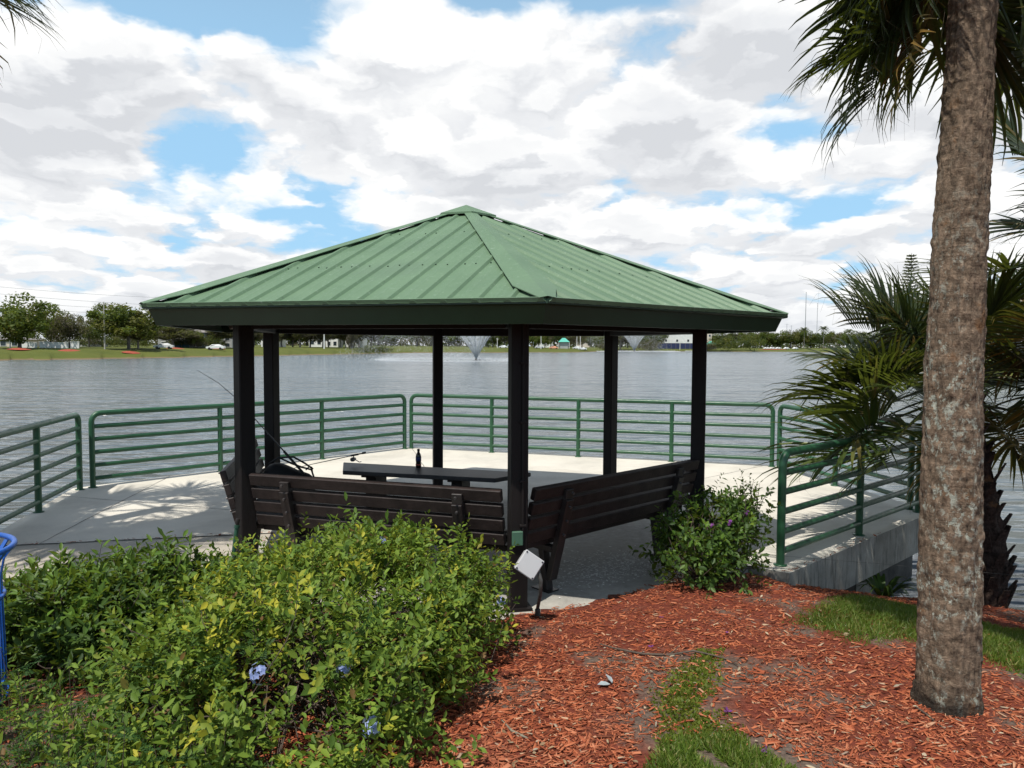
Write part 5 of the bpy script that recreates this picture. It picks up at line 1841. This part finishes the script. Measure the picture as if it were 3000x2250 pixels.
def house(u0, u1, vt, d, wallm, label, roof='hip', rows=2, cols=4, doors=0, depth=9, name='house'):
    x0, y, z = spot(u0, d); x1 = spot(u1, d)[0]
    z = min(z, spot(u1, d)[2]) - .3
    h = at_y((u0 + u1) / 2, vt, d).z - z; w = x1 - x0
    root = thing(name, label, 'building', ((x0 + x1) / 2, d + depth / 2, z))
    hw = h * (.72 if roof == 'hip' else 1)
    g = MB(); g.box((0, 0, hw / 2), (w, depth, hw)); g.build('wall', wallm, root)
    g = MB()
    if roof == 'hip':
        o = .4; r = min(w, depth) * .35
        vs = [(-w / 2 - o, -depth / 2 - o, hw + .002), (w / 2 + o, -depth / 2 - o, hw + .002), (w / 2 + o, depth / 2 + o, hw + .002), (-w / 2 - o, depth / 2 + o, hw + .002), (-w / 2 + r, 0, h), (w / 2 - r, 0, h)]
        g.add(vs, [(0, 1, 5, 4), (1, 2, 5), (2, 3, 4, 5), (3, 0, 4), (3, 2, 1, 0)])
    else:
        g.box((0, 0, hw + .16), (w + .4, depth + .4, .3))
    g.build('roof', M['roofgrey'], root)
    for r in range(rows):
        for c in range(cols):
            if doors and r == 0 and c in (1, 2): continue
            px = -w / 2 + w * (c + .5) / cols; pz = hw * (r + .55) / rows
            s = min(1.3, w / cols * .5)
            g = MB(); g.box((px, -depth / 2 - .02, pz), (s + .2, .1, min(1.5, hw / rows * .55) + .2)); wn = g.build('window', M['white_wall'], root)
            g = MB(); g.box((px, -depth / 2 - .06, pz), (s, .06, min(1.5, hw / rows * .55))); g.build('pane', M['winglass'], wn)
    for k in range(doors):
        px = -w / 2 + w * (.42 + .17 * k)
        g = MB(); g.box((px, -depth / 2 - .04, 1.15), (w * .15, .1, 2.1)); g.build('door', M['bluedoor'], root)
    return root


house(463, 600, 955, 200, M['grey_wall'], 'grey two storey house with two blue doors on the left bank', rows=2, cols=4, doors=2)
house(600, 680, 968, 214, M['grey_wall'], 'lower grey house behind the parked white car', rows=2, cols=3)
house(-40, 60, 985, 175, M['beige_wall'], 'low pale house behind the large tree at the left edge', rows=1, cols=3)
house(205, 262, 992, 200, M['grey_wall'], 'low grey house behind the dark brownish tree', rows=1, cols=2)
house(765, 815, 994, 262, M['white_wall'], 'small white building with a porch seen between the two left posts', rows=1, cols=2, roof='flat')
house(905, 945, 990, 285, M['white_wall'], 'small white building left of the white pole under the roof', rows=1, cols=2, roof='flat')
house(955, 990, 972, 285, M['white_wall'], 'taller white building right of the white pole under the roof', rows=2, cols=2, roof='flat')
house(1010, 1062, 990, 292, M['white_wall'], 'pale building behind the lone pale bare tree', rows=1, cols=2, roof='flat')
house(1935, 2032, 978, 505, M['white_wall'], 'big white building across the lake beside the right post', rows=1, cols=3, roof='flat', depth=14)
house(2036, 2085, 972, 520, M['beige_wall'], 'pinkish building right of the big white building across the lake', rows=2, cols=4, roof='flat')
house(1570, 1612, 992, 420, M['white_wall'], 'white building across the lake right of the nearest post', rows=1, cols=3, roof='flat')
house(1690, 1730, 990, 520, M['beige_wall'], 'beige building across the lake left of the farther fountain', rows=1, cols=3, roof='flat')


def kiosk(u0, u1, vt, d, label):
    x0, y, z = spot(u0, d); x1 = spot(u1, d)[0]; h = at_y(u0, vt, d).z - z; w = x1 - x0
    root = thing('kiosk', label, 'kiosk', ((x0 + x1) / 2, d, z))
    g = MB(); vs = [(-w / 2, -w / 2, h * .62), (w / 2, -w / 2, h * .62), (w / 2, w / 2, h * .62), (-w / 2, w / 2, h * .62), (-w * .12, 0, h), (w * .12, 0, h)]
    g.add(vs, [(0, 1, 5, 4), (1, 2, 5), (2, 3, 4, 5), (3, 0, 4), (3, 2, 1, 0)]); g.build('roof', M['teal'], root)
    g = MB(); g.box((0, 0, h * .3), (w * .7, w * .7, h * .6)); g.build('wall', M['grey_wall'], root)
    for i in (-1, 1):
        for j in (-1, 1):
            g = MB(); g.box((i * w * .46, j * w * .46, h * .31), (.2, .2, h * .62)); g.build('post', M['white_wall'], root)


kiosk(1635, 1668, 990, 372, 'teal roofed kiosk on the bank across the lake')
kiosk(2069, 2096, 1000, 490, 'teal roofed shelter right of the big white building')
for u0, u1, vt, d, lab in ((1925, 2035, 1005, 488, 'navy fence screen below the big white building'),):
    x0, y, z = spot(u0, d); x1 = spot(u1, d)[0]; h = at_y(u0, vt, d).z - z
    r = thing('fence', lab, 'fence', ((x0 + x1) / 2, d, z)); g = MB(); g.box((0, 0, h / 2), (x1 - x0, .15, h)); g.build('screen', M['navy'], r)
    for i in range(9): g = MB(); g.box(((x1 - x0) * (i / 8 - .5), -.15, h / 2 + .1), (.14, .12, h + .2)); g.build('post', M['roofgrey'], r)
# white wall sections on the left bank
for u0, u1, vt, lab in ((58, 82, 1003, 'short white wall section left of the longest one on the left bank'), (84, 108, 1004, 'white wall section with a sloping end near the large left tree'), (117, 138, 1002, 'white wall pier left of the long white wall'), (139, 200, 1004, 'longest white wall section on the left bank'), (207, 232, 1002, 'white wall section left of the utility pole')):
    d = 158; x0, y, z = spot(u0, d); x1 = spot(u1, d)[0]; h = at_y(u0, vt, d).z - z
    r = thing('garden_wall', lab, 'wall', ((x0 + x1) / 2, d, z - .2)); g = MB(); g.box((0, 0, h / 2 + .1), (x1 - x0, .3, h + .2)); g.build('wall_face', M['white_wall'], r)
    g = MB(); g.box((0, 0, h + .26), (x1 - x0 + .15, .42, .12)); g.build('coping', M['white_wall'], r)


def car(u, d, label, color, rz=0, group=None):
    x, y, z = spot(u, d)
    root = thing('parked_car', label, 'car', (x, y, z + .02), rz, group)
    paint = simple('car_paint', color, .3, .05, 1)
    side = [(-2.15, .35), (-2.2, .62), (-2.05, .82), (-1.35, .92), (-.75, 1.36), (.75, 1.42), (1.5, .98), (2.1, .88), (2.2, .6), (2.15, .35)]
    g = MB(); n = len(side)
    vs = [(px, s * (.86 if pz < 1 else .68), pz) for s in (-1, 1) for px, pz in side]
    g.add(vs, [tuple(range(n))[::-1], tuple(range(n, 2 * n))] + [(i, (i + 1) % n, n + (i + 1) % n, n + i) for i in range(n)]); g.build('body', paint, root)
    g = MB()
    for s in (-1, 1): g.add([(px, s * (.875 if pz < 1 else .70), pz) for px, pz in ((-1.15, .96), (-.68, 1.29), (.68, 1.34), (1.25, 1.0))], [(0, 1, 2, 3)])
    g.build('side_windows', M['winglass'], root)
    for px in (-1.35, 1.35):
        for s in (-1, 1):
            g = MB(); g.tube([(px, s * .66, .32), (px, s * .9, .32)], .32, 14); g.build('wheel', M['steel'], root)
    return root


car(632, 186, 'white car parked on the left bank under a bare tree', (.78, .78, .76), .1)
car(480, 176, 'white car half hidden behind the wide olive green tree', (.75, .75, .74), .2)
car(1474, 352, 'white car across the lake between the two middle posts', (.78, .78, .78), 0)
car(1580, 362, 'silver car across the lake just right of the nearest post', (.5, .5, .52), .1)
car(1622, 362, 'orange and white van like car beside the teal roofed kiosk', (.75, .35, .22), 0)
for i, u in enumerate((1690, 1706, 2246, 2262, 2280, 2304, 2330)):
    car(u, 372 if u < 2000 else 492, 'tiny pale car parked across the lake', (.75, .75, .74), .1 * i, 'cars on the far shore')


def pole(u, d, vtop, r, m, label, name='utility_pole', cat='pole', arm=0, lattice=False, group=None):
    x, y, z = spot(u, d); h = at_y(u, vtop, d).z - z
    root = thing(name, label, cat, (x, y, z), 0, group)
    g = MB(); g.tube([(0, 0, -.3), (0, 0, h * .5), (0, 0, h)], [r, r * .85, r * .6], 8); g.build('shaft', m, root)
    if arm:
        g = MB(); g.box((0, 0, h - .6), (arm, .12, .12)); g.build('crossarm', m, root)
        for i in (-1, 1):
            g = MB(); g.lathe([(.06, 0), (.09, .08), (.05, .2)], (i * arm * .45, 0, h - .54), 8); g.build('lamp' if name == 'street_lamp' else 'insulator', M['white_wall'], root)
    return x, y, z + h


M['polew'] = wall_mat('weathered_pole', (.42, .39, .35)); M['mast'] = wall_mat('mast_steel', (.30, .31, .33))
pole(307, 160, 884, .17, M['polew'], 'pale wooden utility pole on the left bank', arm=1.6)
pole(950, 240, 972, .24, M['white_wall'], 'thick white post on the left bank under the roof', 'post')
pole(30, 150, 1000, .16, M['white_wall'], 'short white post at the left edge beside the large tree', 'post')
for u, d, v, lab in ((1457, 350, 990, 'white lamp post across the lake left of the nearest post'), (1585, 360, 980, 'white lamp post across the lake right of the nearest post'), (1690, 372, 978, 'left one of two close lamp posts left of the farther fountain'), (1700, 372, 978, 'right one of two close lamp posts left of the farther fountain'), (1992, 480, 982, 'pale lamp post in front of the big white building')):
    pole(u, d, v, .16, M['white_wall'], lab, 'street_lamp', 'lamp post', .9)
pole(2304, 560, 948, .22, M['mast'], 'tall floodlight pole left of the radio mast', 'floodlight_pole', 'pole', 3)
pole(2317, 600, 953, .22, M['mast'], 'shorter floodlight pole closest to the radio mast', 'floodlight_pole', 'pole', 3)
pole(2358, 900, 855, .55, M['mast'], 'tall thin radio mast on the skyline left of the low palm', 'radio_mast', 'mast')
pole(2392, 950, 888, .40, M['mast'], 'shorter mast right of the tall radio mast, behind the palm fronds', 'radio_mast', 'mast')
# overhead wires
for i, (v0, v1) in enumerate(((826, 861), (846, 884), (872, 893), (892, 905))):
    a = at_y(-300, v0 - 18, 260); b = at_y(760, v1 + 16, 330); N = 14
    pts = [a.lerp(b, t / N) + Vector((0, 0, -5.0 * 4 * (t / N) * (1 - t / N) * .45)) for t in range(N + 1)]
    g = MB(); g.tube(pts, .05, 4); tag(g.build('power_line', M['mast']), ('uppermost', 'second highest', 'second lowest', 'lowest')[i] + ' overhead wire in the sky at the left', 'wire', 'overhead wires')
# red mulch rings
for u, d, w, lab in ((55, 134, 60, 'red mulch ring under the large tree at the left edge'), (205, 138, 62, 'red mulch ring under the dark brownish tree'), (383, 146, 46, 'red mulch ring under the wide olive green tree'), (512, 172, 54, 'red mulch ring under the bare tree by the grey house'), (640, 184, 36, 'red mulch ring in front of the parked white car'), (2265, 478, 90, 'long rust red bed along the right far shore')):
    d += 9; x, y, z = spot(u, d); rx = w / F * d / 2; ry = 2.2; n = 40; V = []; 
    for rr in (0.02, .5, 1.0):
        for k in range(n):
            a = 2 * PI * k / n; px, py = x + rx * rr * math.cos(a), y + ry * rr * math.sin(a)
            V.append((px, py, land_z(px, py) + .30 * (1 - rr * rr) + .02))
    q = np.array([(i * n + k, i * n + (k + 1) % n, (i + 1) * n + (k + 1) % n, (i + 1) * n + k) for i in range(2) for k in range(n)])
    tag(obj('mulch_bed', np_mesh('mulch_bed', V, [q, np.array([list(range(n))])], [M['redmulch']])), lab, 'mulch bed')


# dock float by the far bushes
x, y, z = spot(2030, 440); r = thing('floating_dock', 'low flat grey dock on the water below the navy fence', 'dock', (x, y, WATER_Z)); g = MB(); g.box((0, 0, .35), (9, 2, .35)); g.build('dock_deck', M['white_wall'], r)
g = MB(); g.box((0, 0, .1), (8.4, 1.8, .2)); g.build('float', M['steel'], r)


# ------------------------------------------------------------------ fountains
def fountain(u, v, sc, label, njet, wind, nd, seed):
    R = np.random.default_rng(seed)
    b = at_z(u, v, WATER_Z)
    root = thing('fountain', label, 'fountain', b)
    m, t, p = mat('water_spray'); p.inputs['Base Color'].default_value = (.95, .96, .97, 1); p.inputs['Roughness'].default_value = .4
    tr = t.new('ShaderNodeBsdfTranslucent'); tr.inputs[0].default_value = (.9, .93, .95, 1); mx = t.new('ShaderNodeMixShader'); mx.inputs[0].default_value = .5
    t.l.new(p.outputs[0], mx.inputs[1]); t.l.new(tr.outputs[0], mx.inputs[2])
    tp = t.new('ShaderNodeBsdfTransparent'); m2 = t.new('ShaderNodeMixShader'); m2.inputs[0].default_value = .4   # drops let light through
    t.l.new(mx.outputs[0], m2.inputs[1]); t.l.new(tp.outputs[0], m2.inputs[2]); t.l.new(m2.outputs[0], t.n['Material Output'].inputs[0])
    TV = np.array([(0, -.5, 0), (.5, 0, .35), (-.5, 0, .35), (0, 0, -.5), (0, .5, 0)]); TF = np.array([(0, 1, 2), (0, 2, 3), (0, 3, 1), (4, 2, 1), (4, 3, 2), (4, 1, 3)])

    def drops(name, ang, el, v0, n, spread, size, tmax, elong, w):
        P = []; Y = []; Lz = []
        tt = tmax * R.uniform(0, 1, n)
        j = R.integers(0, len(ang), n)
        a = np.array(ang)[j] + R.normal(0, spread, n); e = np.array(el)[j] + R.normal(0, spread * .6, n); vv = v0 * R.uniform(.93, 1.03, n)
        vx, vy, vz = vv * np.cos(e) * np.cos(a), vv * np.cos(e) * np.sin(a), vv * np.sin(e)
        x = vx * tt + w[0] * tt * tt * .5 + R.normal(0, .05, n) * tt; y = vy * tt + w[1] * tt * tt * .5 + R.normal(0, .05, n) * tt; z = vz * tt - 4.9 * tt * tt + .25
        k = z > 0
        Pn = np.stack([x, y, z], -1)[k]; Yn = np.stack([vx + w[0] * tt, vy, vz - 9.8 * tt], -1)[k]
        s = size * R.uniform(.5, 1.4, len(Pn))
        V, Fc = scatter(TV, TF, Pn, Yn / np.linalg.norm(Yn, axis=1, keepdims=True) * (elong - 1) + R.normal(0, 1, Pn.shape), R.normal(0, 1, Pn.shape), s * 1.3, s)
        o = obj(name, np_mesh(name, V, [Fc], [m]), root); tag(o, kind='stuff'); return o
    v0 = math.sqrt(2 * 9.8 * 9.5 * sc)
    T = 2 * v0 / 9.8
    for i in range(njet):
        a = 2 * PI * i / njet + .2
        drops('jet', [a], [math.radians(63)], v0, int(nd * 1.2 / njet), .007, .085 * sc, T * .60, 1.4, wind)
    drops('spray_mist', [2 * PI * i / 40 for i in range(40)], [math.radians(66)] * 40, v0 * .97, int(nd * 1.5), .10, .055 * sc, T, 1.2, (wind[0] * 3.0, wind[1]))
    drops('inner_spray', [2 * PI * i / 40 for i in range(40)], [math.radians(78)] * 40, v0 * .97, int(nd * .5), .10, .07 * sc, T * .6, 1.2, wind)
    g = MB(); g.lathe([(1.0 * sc, -.2), (1.1 * sc, .08), (.9 * sc, .16), (.25 * sc, .18), (.2 * sc, .4)], n=20); g.build('nozzle_float', M['steel'], root)
    # ring of splashes where the water lands
    n = int(nd * .5); a = R.uniform(0, 2 * PI, n); Rr = v0 * v0 * math.sin(2 * math.radians(67)) / 9.8 * R.normal(.98, .07, n)
    P = np.stack([Rr * np.cos(a) + wind[0] * .8 * T * T * .5, Rr * np.sin(a), R.exponential(.16, n)], -1)
    V, Fc = scatter(TV, TF, P, R.normal(0, 1, (n, 3)), R.normal(0, 1, (n, 3)), .09 * sc, .06 * sc)
    tag(obj('splash_ring', np_mesh('splash_ring', V, [Fc], [m]), root), kind='stuff')


fountain(1395, 1056, 1.0, 'nearer fountain spraying a fan of white water with mist drifting left', 14, (-1.6, 0), 26000, 5)
fountain(1858, 1030, 1.9, 'farther fountain with a narrow fan of white jets right of the middle', 12, (-.5, 0), 20000, 6)


# ------------------------------------------------------------------ sky and sun
def build_sky():
    w = bpy.data.worlds.new('World'); S.world = w
    w.use_nodes = True
    t = NT(w.node_tree)
    bg = t.n['Background']
    sky = t.new('ShaderNodeTexSky', sky_type='NISHITA')
    sky.sun_disc = False
    el = math.asin(SU.z); az = math.atan2(SU.x, SU.y)
    sky.sun_elevation = el; sky.sun_rotation = az % (2 * PI)
    sky.air_density = 1.0; sky.dust_density = .6; sky.ozone_density = 1.6
    g = t.new('ShaderNodeTexCoord').outputs['Generated']
    d = t.vmath('NORMALIZE', g)
    sx = t.new('ShaderNodeSeparateXYZ'); t.l.new(d, sx.inputs[0])
    x, y, z = sx.outputs
    zz = t.math('MAXIMUM', z, 0.0)

    def plane(k):
        inv = t.math('DIVIDE', 1.0, t.math('ADD', zz, k))
        cb = t.new('ShaderNodeCombineXYZ')
        t.l.new(t.math('MULTIPLY', x, inv), cb.inputs[0]); t.l.new(t.math('MULTIPLY', y, inv), cb.inputs[1])
        t.l.new(t.math('MULTIPLY', zz, 1.5), cb.inputs[2])
        return cb.outputs[0]
    p = plane(.25)
    up = t.vmath('SCALE', p, .955)
    def n2(vec, sc, de, ro, out=0):
        n = t.new('ShaderNodeTexNoise', noise_dimensions='2D'); t.l.new(vec, n.inputs['Vector'])
        n.inputs['Scale'].default_value = sc; n.inputs['Detail'].default_value = de; n.inputs['Roughness'].default_value = ro
        return n.outputs[out]
    wv = n2(p, 2.4, 5, .6, 1)
    off = t.vmath('SCALE', t.vmath('SUBTRACT', wv, (.5, .5, .5)), .26)
    wv2 = n2(p, 9.0, 4, .65, 1)
    off = t.vmath('ADD', off, t.vmath('SCALE', t.vmath('SUBTRACT', wv2, (.5, .5, .5)), .075))

    def cover(pp):
        q = t.vmath('ADD', pp, off)
        vn = t.new('ShaderNodeTexVoronoi', feature='SMOOTH_F1', voronoi_dimensions='2D'); t.l.new(q, vn.inputs['Vector'])
        vn.inputs['Scale'].default_value = 3.3; vn.inputs['Smoothness'].default_value = .35; vn.inputs['Detail'].default_value = 2.0; vn.inputs['Roughness'].default_value = .45
        puff = t.math('SUBTRACT', 1.0, vn.outputs['Distance'])
        n = n2(q, 2.2, 8, .55)
        return t.math('ADD', t.math('MULTIPLY', n, .62), t.math('MULTIPLY', puff, .36)), q
    n0, pw = cover(p)
    n1, upw = cover(up)
    # openings in the cover and banks of cloud, by direction
    holes = [(-.44, .42, .16, .035, -.30), (-.31, .365, .10, .035, -.20), (-.40, .315, .035, .03, -.05), (-.62, .47, .12, .05, -.16), (-.235, .135, .10, .028, -.22), (-.30, .17, .09, .022, -.17), (-.39, .24, .05, .05, -.07), (-.22, .30, .05, .04, -.06),
             (.12, .435, .10, .02, -.20), (.30, .165, .07, .02, -.12), (-.045, .445, .05, .025, -.18), (.44, .175, .06, .03, -.22), (.33, .265, .07, .012, -.10), (-.64, .135, .05, .012, -.16), (-.10, .12, .06, .012, -.10),
             (-.02, .28, .24, .10, .07), (-.55, .27, .13, .09, .10), (.22, .33, .28, .08, .08), (0, .05, .9, .05, .10), (.2, .22, .3, .06, .05)]
    acc = None
    for (a, e, wa, we, amp) in holes:
        ca = Vector((math.sin(a) * math.cos(e), math.cos(a) * math.cos(e), math.sin(e)))
        sd = Vector((math.cos(a), -math.sin(a), 0)); upv = sd.cross(ca).normalized()
        dd = t.vmath('SUBTRACT', d, tuple(ca))
        u = t.math('DIVIDE', t.vmath('DOT_PRODUCT', dd, tuple(sd)), wa)
        v = t.math('DIVIDE', t.vmath('DOT_PRODUCT', dd, tuple(upv)), we)
        gq = t.math('MULTIPLY', t.math('POWER', 2.71828, t.math('MULTIPLY', t.math('ADD', t.math('MULTIPLY', u, u), t.math('MULTIPLY', v, v)), -1.0)), amp)
        gq = t.math('MULTIPLY', gq, t.math('GREATER_THAN', y, 0))
        acc = gq if acc is None else t.math('ADD', acc, gq)
    dens = t.math('ADD', n0, acc)
    mask = t.smooth(dens, .235, .40)
    # broken cover low down, unseen sky overhead and behind cleared to weaken fill light
    mask = t.math('MULTIPLY', mask, t.smooth(z, .66, .50))
    mask = t.math('MULTIPLY', mask, t.math('ADD', .25, t.math('MULTIPLY', t.smooth(y, -.35, .15), .75)))
    # bright tops and grey bases: compare the cover towards the zenith
    lit = t.math('ADD', t.math('MULTIPLY', t.math('SUBTRACT', n0, n1), 9.0), .5, clamp=True)
    thick = t.smooth(dens, .40, .60)
    big = n2(pw, 1.6, 4, .5)
    shade = t.math('ADD', t.math('MULTIPLY', lit, .60), t.math('MULTIPLY', t.math('SUBTRACT', 1.0, thick), .42))
    shade = t.math('ADD', shade, t.math('MULTIPLY', t.math('SUBTRACT', big, .5), 1.5), clamp=True)
    ccol = t.ramp(shade, [(.02, (7.0, 7.2, 7.55)), (.42, (8.6, 8.75, 9.0)), (.86, (10.7, 10.7, 10.6))])
    skyc = t.mix(1.0, sky.outputs[0], (1.25, 1.50, 1.62), 'MULTIPLY')
    skyc = t.mix(t.smooth(z, .75, .25), t.mix(.6, skyc, (3.0, 3.2, 3.5)), t.mix(.80, skyc, (4.0, 7.0, 9.7)))  # grey put into the unseen overhead sky to neutralise blue shade
    col = t.mix(mask, skyc, ccol)
    # pale air near the horizon
    col = t.mix(t.math('MULTIPLY', t.smooth(z, .10, -.01), .55), col, (7.6, 8.0, 8.5))
    t.l.new(col, bg.inputs[0])
    bg.inputs[1].default_value = .1
    ld = bpy.data.lights.new('sun', 'SUN'); ld.energy = 5.0; ld.angle = math.radians(.53); ld.color = (1, .955, .88)
    o = bpy.data.objects.new('sun', ld); COL.objects.link(o)
    o.rotation_euler = SU.to_track_quat('Z', 'Y').to_euler()
    o.location = SU * 60
    v = S.view_settings
    v.view_transform = 'Standard'; v.look = 'None'; v.exposure = 0; v.gamma = 1
    S.cycles.max_bounces = 8; S.cycles.transparent_max_bounces = 24
    S.cycles.use_denoising = True
    S.cycles.sample_clamp_direct = 6.0; S.cycles.sample_clamp_indirect = 6.0
    w.cycles.sampling_method = 'MANUAL'; w.cycles.sample_map_resolution = 512


build_sky()
